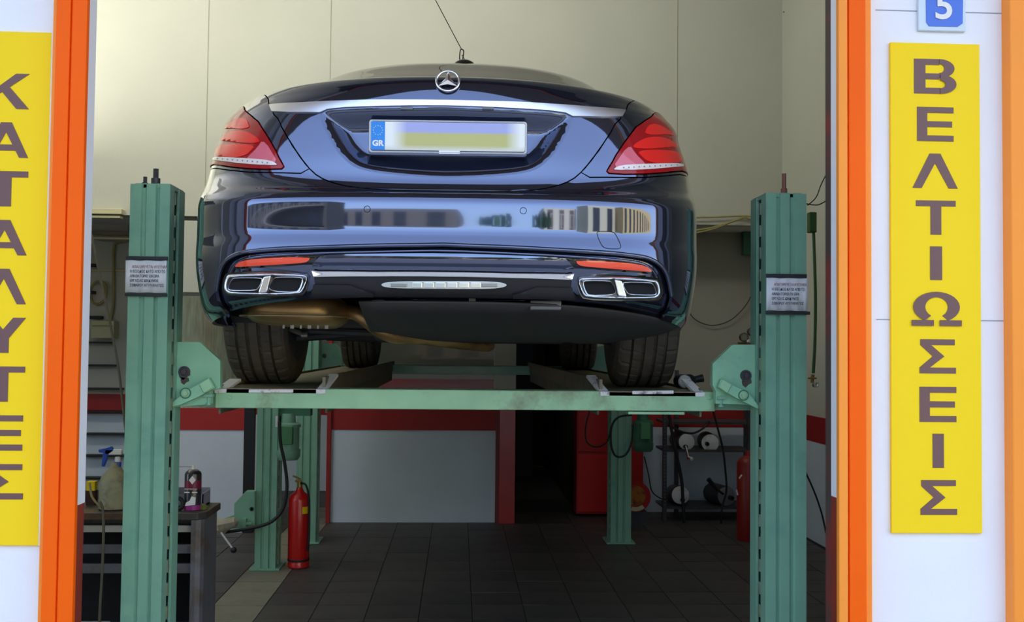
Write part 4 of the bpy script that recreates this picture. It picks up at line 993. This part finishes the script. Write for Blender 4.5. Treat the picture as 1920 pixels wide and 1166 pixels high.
# mufflers rack
e = empty('shelf_rack', (WX(1320, 8.8, 900), 8.85, 0), 'dark perforated steel rack holding round mufflers behind the right green post', 'rack')
for px, yy in ((1246, 8.75), (1404, 8.75), (1268, 9.1), (1398, 9.1)):
    x = WX(px, yy, 880); MB().box(x-.017, x+.017, yy-.017, yy+.017, 0, 1.30).build('upright', M['dsteel'], e)
    if yy < 9:
        for k in range(40): pass
hs = MB(); x = WX(1246, 8.75, 880)
for k in range(42): hs.box(x-.005, x+.005, 8.731, 8.734, .02+k*.03, .032+k*.03)
q = hs.build('upright_holes', M['grey_metal'], e); q['kind'] = 'stuff'
for py in (842, 948, 790):
    z = WZ(py, 8.8, 1330); MB().box(WX(1244, 8.8), WX(1408, 8.8), 8.74, 9.12, z-.02, z).build('shelf', M['dsteel'], e)
mf = []
def muff(px, py, r, tilt, label, white=True, stub=(-.3, -.3), neck=False):
    c = W(px, py, 8.80); e = empty('muffler', (c.x, 8.8, c.z), label, 'muffler', 'mufflers on the dark rack')
    ax = Vector((tilt[0], -1, tilt[1])).normalized()
    MB().lathe(c-ax*(-.02), -ax, [(0, 0), (0, r*.80), (.008, r*.93), (.02, r), (.26, r), (.28, r*.9), (.28, 0)], 24).build('can', M['dsteel'], e, smooth=40)
    MB().lathe(c+ax*.020, ax, [(0, r*.95), (.006, r*.9), (.012, r*.6), (.014, 0)], 24).build('end_cap', mat('white_end_cap', 'dcdcda', .5, stain='8d8d8a', stain_amt=.4) if white else mat('grey_end_cap', '74777b', .5), e, smooth=40)
    X = Vector((1, 0, 0)); p = c+ax*.02+X*stub[0]*r+Vector((0, 0, 1))*stub[1]*r
    mf.append(e)
    MB().lathe(p, ax, [(0, r*.22), (.05, r*.22), (.052, r*.16), (.01, r*.14), (.01, 0)], 16).build('inlet_pipe', M['black'], e, smooth=40)
muff(1286, 828, .076, (.1, 0), 'white capped muffler at the left end of the upper rack shelf', stub=(-.25, -.5))
muff(1331, 830, .080, (-.1, .0), 'white capped muffler at the right end of the upper rack shelf', stub=(-.4, -.05))
muff(1275, 928, .082, (0, .1), 'white capped muffler on the lower rack shelf, left behind the hose', stub=(.15, -.5))
muff(1360, 930, .088, (.25, .0), 'grey capped muffler with a raised handle on the lower rack shelf', False, stub=(.3, -.1))
p0 = W(1328, 898, 8.7); p1 = W(1345, 918, 8.72)
o = MB().cyl(p0, p1, .02, .014).cyl(p1, W(1356, 926, 8.76), .010).build('handle_grip', M['black']); tagit(o, 'black grip pointing up left from the grey lower muffler', 'grip')
c = W(1291, 859, 8.68); MB().lathe(c, (0.3, -1, 0), [(0, .018), (.05, .018), (.052, .012), (.02, .011), (.02, 0)], 16).cyl(c, c+Vector((-.015, .05, .1)), .012).build('outlet_pipe', M['chrome'], mf[0])
for n_, (pts, r, lb) in enumerate([([(1254, 770), (1258, 800), (1268, 850), (1278, 900), (1281, 950), (1283, 980)], .014, 'thick black hose hanging in front of the left end of the muffler rack'),
                    ([(1336, 765), (1345, 800), (1355, 840), (1360, 880), (1362, 920), (1354, 950), (1352, 981)], .009, 'thin black hose hanging over the right end of the muffler rack'),
                    ([(1252, 796), (1275, 808), (1300, 812), (1322, 800), (1330, 790)], .009, 'black hose looped over the tops of the upper mufflers'),
                    ([(1208, 856), (1216, 890), (1222, 920), (1238, 934), (1250, 936)], .005, 'thin black cable from the red cabinet down to the rack foot')]):
    o = MB().tube(smooth_path([W(x, y, 8.62) for x, y in pts]), r).build('hose', M['cable'], smooth=60); tagit(o, lb, 'hose')
# red jack
c = W(1396, 905, 7.9)
e = empty('oxygen_cylinder', (c.x, 7.9, 0), 'dark red gas cylinder half hidden behind the near right green post', 'gas cylinder')
MB().lathe((c.x+.03, 7.9, .0), (0, 0, 1), [(0, .085), (.01, .09), (WZ(868, 7.9, 1396), .09), (WZ(860, 7.9, 1396), .07), (WZ(854, 7.9, 1396), .03), (WZ(845, 7.9, 1396), .02), (WZ(845, 7.9, 1396), 0)], 28).build('body', mat('dark_red_cylinder', '8a1d14', .4, var=.1), e, smooth=40)
for a, b in (((1386, 897), (1391, 890)), ((1381, 918), (1383, 928))): MB().cyl(W(*a, 7.78), W(*b, 7.78), .006).build('clip', M['white'], e)
# fire extinguisher
c = W(560, 1024, 6.95); zt = W(560, 922, 6.95).z; r = .072
e = empty('fire_extinguisher', (c.x, 6.95, 0), 'red fire extinguisher standing on the floor between two green posts', 'fire extinguisher')
MB().lathe((c.x, 6.95, 0), (0, 0, 1), [(0, r*.9), (.006, r), (.03, r), (.036, r*.96), (.05, r*.96), (.056, r), (zt-.05, r), (zt-.02, r*.85), (zt, r*.45), (zt+.02, .022), (zt+.03, .02)], 32).build('cylinder', M['red'], e, smooth=40)
MB().lathe((c.x, 6.95, .045), (0, 0, 1), [(0, r*1.0), (.004, r*1.02), (.012, r*1.02), (.016, r)], 32).build('band', M['black'], e)
vz = zt+.03
MB().cyl((c.x, 6.95, vz), (c.x, 6.95, vz+.04), .016).box(c.x-.03, c.x+.012, 6.94, 6.96, vz+.035, vz+.05).box(c.x-.05, c.x+.01, 6.94, 6.96, vz+.06, vz+.07, rot=(rad(25), 'Y')).build('valve', M['brass'], e, bev=.002)
MB().tube(smooth_path([(c.x+.01, 6.93, vz+.03), (c.x+.05, 6.9, vz+.02), (c.x+.075, 6.88, vz-.08), (c.x+.078, 6.88, .22), (c.x+.070, 6.88, .12)]), .007).build('hose', M['cable'], e)
lb = MB(); k0 = [(c.x+(r+.001)*math.sin(rad(a)), 6.95-(r+.001)*math.cos(rad(a))) for a in range(25, 70, 9)]
z0, z1 = W(565, 963, 6.9).z, W(565, 950, 6.9).z
lb.add([(x, y, z) for x, y in k0 for z in (z0, z1)], [(2*i, 2*i+2, 2*i+3, 2*i+1) for i in range(len(k0)-1)]); lb.build('label', M['yellow'], e)
# workbench on the left
YW1 = 4.55; bt_ = W(380, 962, YW1).z
bx0_, bx1_ = WX(60, YW1, 950), WX(381, YW1, 950)
e = empty('workbench', ((bx0_+bx1_)/2, YW1+.3, 0), 'grey steel workbench with open slatted front behind the near left green post', 'workbench')
leg = WX(357, YW1, 1050)
MB().prism([(bx0_, YW1-.01, bt_-.03), (bx1_-.02, YW1-.01, bt_-.03), (bx1_+.01, YW1+.03, bt_-.03), (bx1_+.01, YW1+.29, bt_-.03), (bx0_, YW1+.29, bt_-.03)], (0, 0, .032)).build('worktop', mat('oily_steel_top', '4e4a44', .5, metal=.4, stain='8a5a2a', stain_amt=.5), e, bev=.004)
MB().prism([(leg, YW1, 0), (bx1_-.03, YW1, 0), (bx1_-.01, YW1+.008, 0), (bx1_, YW1+.03, 0), (bx1_, YW1+.26, 0), (leg, YW1+.26, 0)], (0, 0, bt_-.03)).build('leg', M['grey_metal'], e)
MB().box(bx0_, leg, YW1+.08, YW1+.11, bt_-.06, bt_-.03).build('apron', M['dsteel'], e)
for py0, py1, m in ((985, 998, 'cream'), (1021, 1038, 'grey_metal'), (1057, 1075, 'grey_metal')):
    z1, z0 = W(300, py0, YW1+.05).z, W(300, py1, YW1+.05).z
    MB().box(bx0_, leg, YW1+.05, YW1+.07, z0, z1).build('slat', M[m] if m != 'cream' else mat('pale_slat', 'b5b6a8', .6, var=.1), e, bev=.003)
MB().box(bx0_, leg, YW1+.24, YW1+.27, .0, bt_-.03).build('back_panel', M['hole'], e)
MB().box(bx0_, leg, YW1+.1, YW1+.24, .20, .22).build('bottom_shelf', M['dsteel'], e)
MB().box(bx0_, leg, YW1+.2, YW1+.24, 0, .18).build('skirt', M['dsteel'], e)
a = W(190, 1115, YW1+.2)
o = MB().box(bx0_, bx0_+.27, YW1+.10, YW1+.23, .2215, .2235).build('cardboard', mat('white_card', 'cfd2cf', .8, stain='8d8f8c', stain_amt=.3)); tagit(o, 'torn white sheet lying on the lower shelf of the steel workbench', 'sheet')
# spray can
c = W(361, 952, YW1+.08); s1 = F/(YW1+.08); r = 15.0/s1
zt = lambda py: W(361, py, YW1+.08).z
e = empty('spray_can', (c.x, YW1+.08, bt_+.002), 'black and magenta penetrating oil spray can on the workbench corner', 'spray can')
b0 = bt_+.003
MB().lathe((c.x, YW1+.08, b0), (0, 0, 1), [(0, r*.9), (.003, r), (zt(889)-b0, r), (zt(885)-b0, r*.92), (zt(880)-b0, r*.5), (zt(879)-b0, 0)], 32).build('can', mat('black_can', '24242a', .3, coat=.5), e, smooth=40)
MB().lathe((c.x, YW1+.08, b0+.001), (0, 0, 1), [(0, r*1.004), (.022, r*1.004)], 32).build('magenta_band', mat('magenta_band', '9b2f86', .35), e)
MB().lathe((c.x, YW1+.08, zt(916)), (0, 0, 1), [(0, r*1.004), (zt(899)-zt(916), r*1.004)], 32).build('crimson_band', mat('crimson_band', '7a1f40', .35), e)
MB().cyl((c.x, YW1+.08, zt(881)), (c.x, YW1+.08, zt(872)), .010, .006).build('nozzle', M['white'], e); MB().cyl((c.x, YW1+.08, zt(875)), (c.x-.085, YW1+.08, zt(875)), .0012, n=6).build('straw', M['red_jamb'], e)
yy = YW1+.08-r-.0015
MB().prism([(c.x+.006+dx, yy+.002, zt(898)+dz) for dx, dz in ((0, -.019), (.015, 0), (0, .019), (-.015, 0))], (0, -.001, 0)).build('label_diamond', M['white'], e)
MB().prism([(c.x-.024, yy+.006, zt(946)), (c.x+.02, yy+.006, zt(944)), (c.x+.022, yy+.006, zt(930)), (c.x+.004, yy+.006, zt(928)), (c.x-.004, yy+.006, zt(936)), (c.x-.02, yy+.006, zt(940))], (0, -.005, 0)).build('label_shape', M['white'], e)
text('lettering', 'PENETRATING', .0105, M['white'], e, (c.x, yy-.0005, zt(915)), wide=.8, ext=.0002); MB().box(c.x-.028, c.x+.028, yy+.002, yy+.004, zt(922), zt(920)).build('label_line', M['white'], e)
# spray bottle
c = W(214, 960, YW1+.1); Y = YW1+.1
e = empty('spray_bottle', (c.x, Y, bt_+.002), 'dirty cream trigger spray bottle with blue trigger on the left of the workbench', 'spray bottle')
Z = lambda py: W(214, py, Y).z
r = 27/(F/Y)
MB().lathe((c.x, Y, bt_+.003), (0, 0, 1), [(0, r*.9), (.005, r), (Z(905)-bt_, r*1.0), (Z(893)-bt_, r*.85), (Z(882)-bt_, r*.5), (Z(874)-bt_, r*.32), (Z(868)-bt_, r*.3)], 28).build('bottle', mat('dirty_cream_plastic', '9d9a78', .5, var=.15, scale=20, stain='5c5748', stain_amt=.6), e, smooth=50)
MB().cyl((c.x+.01, Y, Z(875)), (c.x+.01, Y, Z(866)), .016).build('collar', M['blue'], e)
MB().cyl((c.x+.01, Y, Z(866)), (c.x+.01, Y, Z(856)), .012).box(c.x-.045, c.x+.03, Y-.012, Y+.012, Z(852), Z(842)).build('spray_head', M['white'], e, bev=.004)
MB().prism([W(x, y, Y-.012) for x, y in ((184, 843), (199, 840), (208, 837), (213, 845), (202, 853), (199, 862), (194, 875), (190, 874), (192, 856), (193, 849), (185, 848))], (0, .02, 0)).build('trigger', M['blue'], e, bev=.002)
# tray and clutter on the bench
e = empty('tray', (WX(372, YW1+.2, 930), YW1+.2, bt_), 'grey plastic tray of small tools behind the spray can', 'tray')
x0, x1 = WX(330, YW1+.2), WX(392, YW1+.2)
tm = mat('grey_tray', '8d92a0', .5)
MB().box(x0, x1, YW1+.15, YW1+.28, bt_+.003, bt_+.009).box(x0, x1, YW1+.15, YW1+.155, bt_+.003, bt_+.06).box(x0, x1, YW1+.275, YW1+.28, bt_+.003, bt_+.075).box(x1-.005, x1, YW1+.15, YW1+.28, bt_+.003, bt_+.065).box(x0, x0+.005, YW1+.15, YW1+.28, bt_+.003, bt_+.065).build('tray_body', tm, e)
o = MB().tube(smooth_path([W(x, y, YW1+.05) for x, y in ((326, 950), (334, 934), (342, 940), (340, 952), (330, 956))]), .009).build('black_rag_coil', M['black']); tagit(o, 'coiled black cord left of the spray can', 'cord')
o = MB().lathe(Vector((WX(381, YW1+.09, 940), YW1+.09, bt_+.003)), (0, 0, 1), [(0, .02), (.012, .022), (.02, .014), (.026, 0)], 14).build('plug', mat('olive_plastic', '6a7036', .5)); tagit(o, 'small olive plastic cap right of the spray can', 'cap')
# yellow box and papers behind bench far left
o = MB().box(WX(168, 4.75), WX(184, 4.75), 4.75, 4.79, W(175, 920, 4.75).z, W(175, 903, 4.75).z).build('carton', M['yellow']); o['_x'] = 1
tagit(o, 'small yellow and brown carton at the far left of the workbench', 'carton')
MB().box(WX(168, 4.75), WX(184, 4.75), 4.751, 4.79, bt_+.002, W(175, 920, 4.75).z).build('carton_base', mat('brown_card', '4a2a20', .8), o)
# long rod and wires on the left
def wire(name, pts, Y, r, m, label, cat, k=6, group=None):
    P = [W(p[0], p[1], p[2] if len(p) > 2 else Y) for p in pts]
    o = MB().tube(smooth_path(P, k), r, 7).build(name, M[m], smooth=60); tagit(o, label, cat, group); return o
wire('rod', [(171, 440), (190, 530), (205, 600), (222, 690), (230, 760), (248, 920), (264, 1079)], 6.6, .008, 'grey_cable', 'long thin grey rod leaning beside the near left green post', 'rod', 3)
wire('cable', [(187, 940), (193, 958), (194, 1000), (192, 1060), (190, 1100), (187, 1150), (184, 1270)], 4.5, .006, 'grey_cable', 'grey cable hanging down in front of the left workbench', 'cable')
wire('cable', [(168, 905), (172, 930), (184, 946), (190, 949)], 4.52, .005, 'wire_y', 'pale cable curling off the left end of the workbench', 'cable')
YV = YL-.03
wire('conduit', [(240, 452), (222, 455), (214, 462), (213, 500), (213, 540), (212, 575), (206, 605)], YV, .014, 'wire_y', 'pair of beige cables dropping down the far left wall', 'cable')
wire('conduit', [(208, 590), (203, 600), (201, 612)], YV, .012, 'wire_y', 'short bent beige cable above the small wall box', 'cable')
wire('cable_coil', [(182, 528), (196, 532), (200, 545), (197, 560), (186, 570), (174, 566), (170, 552), (172, 538), (182, 528), (194, 534), (197, 548)], YV-.04, .013, 'wire_y', 'coil of beige cable hung on the far left wall', 'cable')
def wbox(name, px0, py0, px1, py1, Y, dep, m, label, cat, bev=.004):
    a = W(px0, py0, Y); b = W(px1, py1, Y); o = MB().box(a.x, b.x, Y, Y+dep, b.z, a.z).build(name, m, bev=bev); return tagit(o, label, cat) if label else o
YU = YB-.10
e = empty('cable_trunking', W(200, 412, YU), 'cream cable trunking and lamp housing along the ledge at the far left', 'trunking')
MB().box(-3.6, WX(222, YU), YU, YB, WZ(401, YU, 200), WZ(391, YU, 200)).build('housing', M['cream'], e, bev=.004)
MB().box(-3.6, WX(218, YU), YU+.02, YB, WZ(408, YU, 200), WZ(403, YU, 200)).build('housing_lower', M['cream'], e, bev=.004)
o = MB().prism([W(x, y, 9.4) for x, y in ((165, 445), (165, 408), (190, 408), (240, 422), (240, 445))], (0, .4, 0)).build('duct', mat('duct_beige_grey', 'a5a08c', .6)); tagit(o, 'beige sloping air duct high in the left corner', 'duct')
wbox('duct_trim', 165, 432, 242, 441, 9.35, .04, mat('duct_brown', '7d7763', .6), 'brown trim strip under the sloping air duct', 'trim')
wbox('pipe_ledge', 165, 444, 242, 449, 9.3, .05, M['cream'], 'cream horizontal rail below the air duct', 'rail')
wbox('wall_rail', 168, 504, 238, 509, YV, .03, M['cream'], 'cream horizontal pipe above the coiled cable', 'pipe')
wbox('junction_box', 171, 601, 213, 634, YV-.12, .15, M['cream'], None, None)
o = bpy.data.objects[-1] if 0 else None
o = [x for x in bpy.data.objects if x.name.startswith('junction_box')][-1]; tagit(o, 'cream electrical box on the far left wall below the coiled cable', 'electrical box')
a = W(171, 610, YV-.125); b = W(213, 612, YV-.125); MB().box(a.x+.01, b.x-.01, YV-.128, YV-.12, b.z, a.z).build('lid_seam', mat('cream_shadow', '8f8a66', .7), o)  # lid seam drawn as a strip of darker cream
for py, px in ((516-22, 178), (545, 176), (592, 190), (640, 198), (683, 214), (727, 226), (770, 234), (812, 234), (853, 234)):
    if py < 600: wbox('shelf_bracket', 166, py, px, py+6, YV-.05, .07, M['black'], {494: 'short black bracket on the far left wall, topmost of the three', 545: 'short black bracket across the coiled cable', 592: 'black bracket directly above the cream electrical box'}[py], 'bracket')
rk = empty('wall_rack', W(190, 853, YV), 'white wall rack with thin black shelf edges at the far left', 'rack')
for k, (py, px) in enumerate(((640, 205), (683, 214), (727, 226), (770, 234), (812, 234), (853, 234), (895, 234))):
    a = W(150, py, YV-.10); b = W(px, py+4, YV-.10); MB().box(a.x, b.x, YV-.10, YV+.01, b.z, a.z).build('shelf', M['black'], rk)
# window blind reflections: fence behind the left pane
# wire and hook at the roof
a = W(818, 0, 5.6); hk = W(865, 92, 5.2)
o = MB().tube([W(806, -20, 5.2), hk], .0022, 6).tube(smooth_path([hk, hk+Vector((.012, 0, -.01)), hk+Vector((.008, 0, -.05)), hk+Vector((0, 0, -.07)), hk+Vector((-.008, 0, -.05)), hk+Vector((-.006, 0, -.01)), hk]), .003, 6).tube([hk+Vector((.004, 0, -.03)), hk+Vector((.03, 0, -.075))], .002, 6).build('hanging_wire', M['cable']); tagit(o, 'thin black wire with a looped hook hanging from the ceiling above the car roof', 'wire')
# corner pipe and cables on the right
YC = YB-.03
wire('corner_cable', [(1476, 0), (1476, 120), (1473, 250), (1472, 356), (1470, 420)], YC, .007, 'cable', 'dark cable running down the right back corner', 'cable', 4)
wire('corner_cable', [(1468, 22), (1476, 26), (1479, 45), (1479, 200), (1476, 345)], YC-.03, .005, 'grey_cable', 'grey cable running down just right of the dark corner cable', 'cable', 4)
for k, ps in enumerate([[(1300, 408), (1340, 407), (1400, 405), (1440, 410)], [(1300, 432), (1330, 428), (1365, 418), (1395, 407)], [(1298, 438), (1335, 430), (1372, 416), (1396, 408)], [(1396, 407), (1410, 412), (1436, 418)]]):
    wire('ledge_cable', ps, YB-.04, .008, 'wire_y', ['beige cable running straight along the right ledge', 'upper beige cable sagging from the right ledge', 'lower beige cable sagging from the right ledge', 'beige cable end drooping behind the right green post'][k], 'cable', group=None)
wire('wall_cable', [(1290, 582), (1305, 600), (1335, 610), (1370, 600), (1400, 570), (1416, 535)], YR-.04, .004, 'cable', 'thin dark cable sagging across the right wall beside the car', 'cable')
wbox('wall_bracket', 1394, 432, 1412, 478, YR-.1, .08, M['green_dk'], 'dark green bracket on the wall left of the right near post', 'bracket')
# green air line on the right wall
e = empty('air_line', W(1522, 720, 6.9), 'green air hose with brass valve hanging on the right side wall', 'air line')
MB().tube(smooth_path([W(x, y, 6.9) for x, y in ((1524, 400), (1527, 480), (1529, 560), (1528, 640), (1525, 700))]), .011).build('hose', M['hose_g'], e, smooth=60)
MB().box(W(1516, 400, 6.9).x, W(1530, 400, 6.9).x, 6.88, 6.94, W(1520, 436, 6.9).z, W(1520, 398, 6.9).z).build('regulator', M['hose_g'], e, bev=.006)
MB().cyl(W(1524, 702, 6.9), W(1523, 718, 6.9), .012).cyl(W(1515, 709, 6.88), W(1531, 709, 6.88), .006).build('valve', M['brass'], e)
MB().lathe(W(1528, 721, 6.86), (0, -1, 0), [(0, .02), (.03, .02), (.03, .011), (.015, .01), (.015, 0)], 16).build('coupling', M['chrome'], e)
wire('wall_cable', [(1514, 385), (1530, 370), (1540, 345), (1552, 322)], 6.9, .004, 'cable', 'thin cable rising from the green regulator to the door jamb', 'cable')
wire('wall_cable', [(1512, 382), (1534, 384), (1556, 372)], 6.9, .004, 'cable', 'thin cable crossing right from the green post to the door jamb', 'cable')
wire('wall_cable', [(1508, 880), (1526, 920), (1540, 960), (1549, 1000)], 6.6, .006, 'cable', 'black cable falling along the lower right side wall', 'cable')
# pressure gauges
e = empty('gauge_set', W(1400, 645, 7.2), 'pair of round pressure gauges above the right lift carriage', 'gauges')
for px, py in ((1393, 632), (1408, 622)):
    c = W(px, py, 7.2); g = MB().lathe(c, (0, -1, 0), [(0, .03), (.03, .032), (.034, .029), (.030, .027), (.03, 0)], 24).build('gauge', M['dsteel'], e, smooth=40)
    MB().lathe(c+Vector((0, -.031, 0)), (0, -1, 0), [(0, .026), (.001, .026), (.001, 0)], 24).build('dial', mat('dial_face', '8c8c74', .4), g)
MB().cyl(W(1384, 643, 7.2), W(1414, 643, 7.2), .010).cyl(W(1400, 650, 7.2), W(1400, 628, 7.2), .009).build('regulator_body', M['brass'], e)
q = W(1413, 643, 7.2); MB().cyl((q.x, 7.2, 0), q, .009).build('riser_pipe', M['dsteel'], e)
MB().lathe(W(1403, 640, 7.16), (0, -1, 0), [(0, .018), (.02, .016), (.024, 0)], 16).build('knob', M['chrome'], e)
# lamp lying at the right runway end
c = W(1284, 712, 4.25)
e = empty('inspection_lamp', (c.x, 4.25, zdeck), 'white capped black canister lying on the right runway end beside the tyre', 'canister')
MB().cyl((c.x+.0, 4.35, zdeck+.030), (c.x+.02, 4.25, zdeck+.032), .03, n=20).cyl((c.x+.02, 4.3, zdeck+.03), (c.x+.09, 4.3, zdeck+.045), .012, .017).build('body', M['black'], e)
MB().lathe((c.x+.0, 4.25, zdeck+.030), (0, -1, .1), [(0, .029), (.01, .026), (.018, .015), (.02, 0)], 20).build('cap', mat('white_end_cap2', 'c8c6c2', .5), e)
# housings added for the two unseen fill lamps, no known lamps of the garage
for k, (x, y, ax_, ay_) in enumerate(((-4.7, 6.6, 1.2, 2.2), (-1.5, 6.12, 2.7, .06))):
    zq = (3.0, 4.3)[k]; e = empty('uplighter', (x, y, (3.0, 4.3)[k]), ['large suspended uplighter tray over the left bay', 'long suspended wall washer lamp facing the upper rear wall'][k], 'ceiling lamp')
    MB().box(x-ax_-.03, x+ax_+.03, y-ay_-.03, y+ay_+.03, zq, zq+.03).build('tray', M['ceiling'], e)
    if k: MB().box(x-ax_, x+ax_, y-.05, y-.02, zq, zq+.5).build('reflector', M['ceiling'], e)
    for sx in (-1, 1):
        for sy in (-1, 1): MB().cyl((x+sx*ax_*.9, y+sy*ay_*.9, zq+.03), (x+sx*ax_*.9, y+sy*ay_*.9, 5.0), .006).build('hanger_rod', M['steel'], e)
# ------------------------------------------------------------------ street opposite (seen mirrored in the paint)
def block(x0, x1, y, h, dep, m, wm, label, floors, bays, balc=None, rz=0):
    e = empty('apartment_building', ((x0+x1)/2, y, -.2), label, 'building')
    MB().box(x0, x1, y-dep, y, -.2, h).build('walls', m, e)
    fh = h/floors; bw = (x1-x0)/bays
    for f in range(floors):
        for b in range(bays):
            xx = x0+(b+.5)*bw; zz = f*fh+fh*.25
            MB().box(xx-bw*.22, xx+bw*.22, y-.02, y+.04, zz, zz+fh*.55).build('window', wm, e)
        if balc:
            MB().box(x0+.3, x1-.3, y, y+1.1, f*fh-.1, f*fh+.05).build('balcony_slab', balc, e)
            for b in range(bays*4+1): pass
            MB().box(x0+.3, x1-.3, y+1.05, y+1.1, f*fh+.95, f*fh+1.02).build('balcony_rail', balc, e)
            bl = MB()
            for b in range(bays*3+1): bl.box(x0+.3+(x1-x0-.6)*b/(bays*3)-.04, x0+.3+(x1-x0-.6)*b/(bays*3)+.04, y+1.04, y+1.1, f*fh, f*fh+.98)
            q = bl.build('balusters', balc, e); q['kind'] = 'stuff'
    return e
dk = mat('dark_window', '20242a', .2); bal = mat('balcony_concrete', '8d8a82', .8)
block(-46, -10.5, -24, 10.8, 8, mat('dark_grey_render', '4f4e48', .85), dk, 'dark grey apartment block with balconies far left across the street', 3, 8, bal)
block(-15, -3, -44, 10.0, 8, mat('brown_grey_render', '6d675c', .85), dk, 'brown grey apartment block left of the trees across the street', 4, 5, bal)
block(-2.8, 2.0, -50, 9.3, 6, mat('pale_brick_render', 'b39b82', .85), dk, 'narrow pale brick building behind the trees across the street', 3, 2)
block(5, 11, -34, 9.0, 8, mat('white_render', 'd3cdb4', .85), mat('window_brownish', '5c4c40', .4), 'white apartment block right of the trees with striped balconies', 4, 3, mat('white_balcony', 'd8d4c4', .8))
block(11.2, 19.4, -26, 10.5, 8, mat('cream_render', 'cfc8a6', .85), dk, 'plain cream apartment block right across the street', 1, 2)
block(20, 44, -22, 9.5, 8, mat('yellow_cream_render', 'd2b878', .85), dk, 'yellow cream arcaded building far right across the street', 2, 10)
random.seed(11)
for k, (x, y, h, r) in enumerate(((.2, -28, 6.8, 2.1), (4.4, -29.2, 7.2, 2.0), (-4, -30, 5.5, 1.8))):
    e = empty('tree', (x, y, -.2), ['dark green street tree left of the white building across the street', 'taller green street tree in front of the white building', 'small street tree in front of the brown grey block'][k], 'tree')
    MB().cyl((x, y, -.2), (x, y, h-r), .18, .1).build('trunk', mat('bark', '4a3b2c', .9), e)
    lf = MB()
    for _ in range(700):
        d = Vector((random.gauss(0, 1), random.gauss(0, 1), random.gauss(0, .8))).normalized()*r*random.uniform(.55, 1); p = Vector((x, y, h-r))+d
        a = Vector((random.uniform(-1, 1), random.uniform(-1, 1), random.uniform(-1, 1))).normalized()*.28; b = a.orthogonal().normalized()*.22
        lf.add([p-a, p-b, p+a, p+b], [(0, 1, 2, 3)])
    q = lf.build('foliage', mat('leaf_green', '2f5a26', .7, var=.3, scale=2), e); q['kind'] = 'stuff'
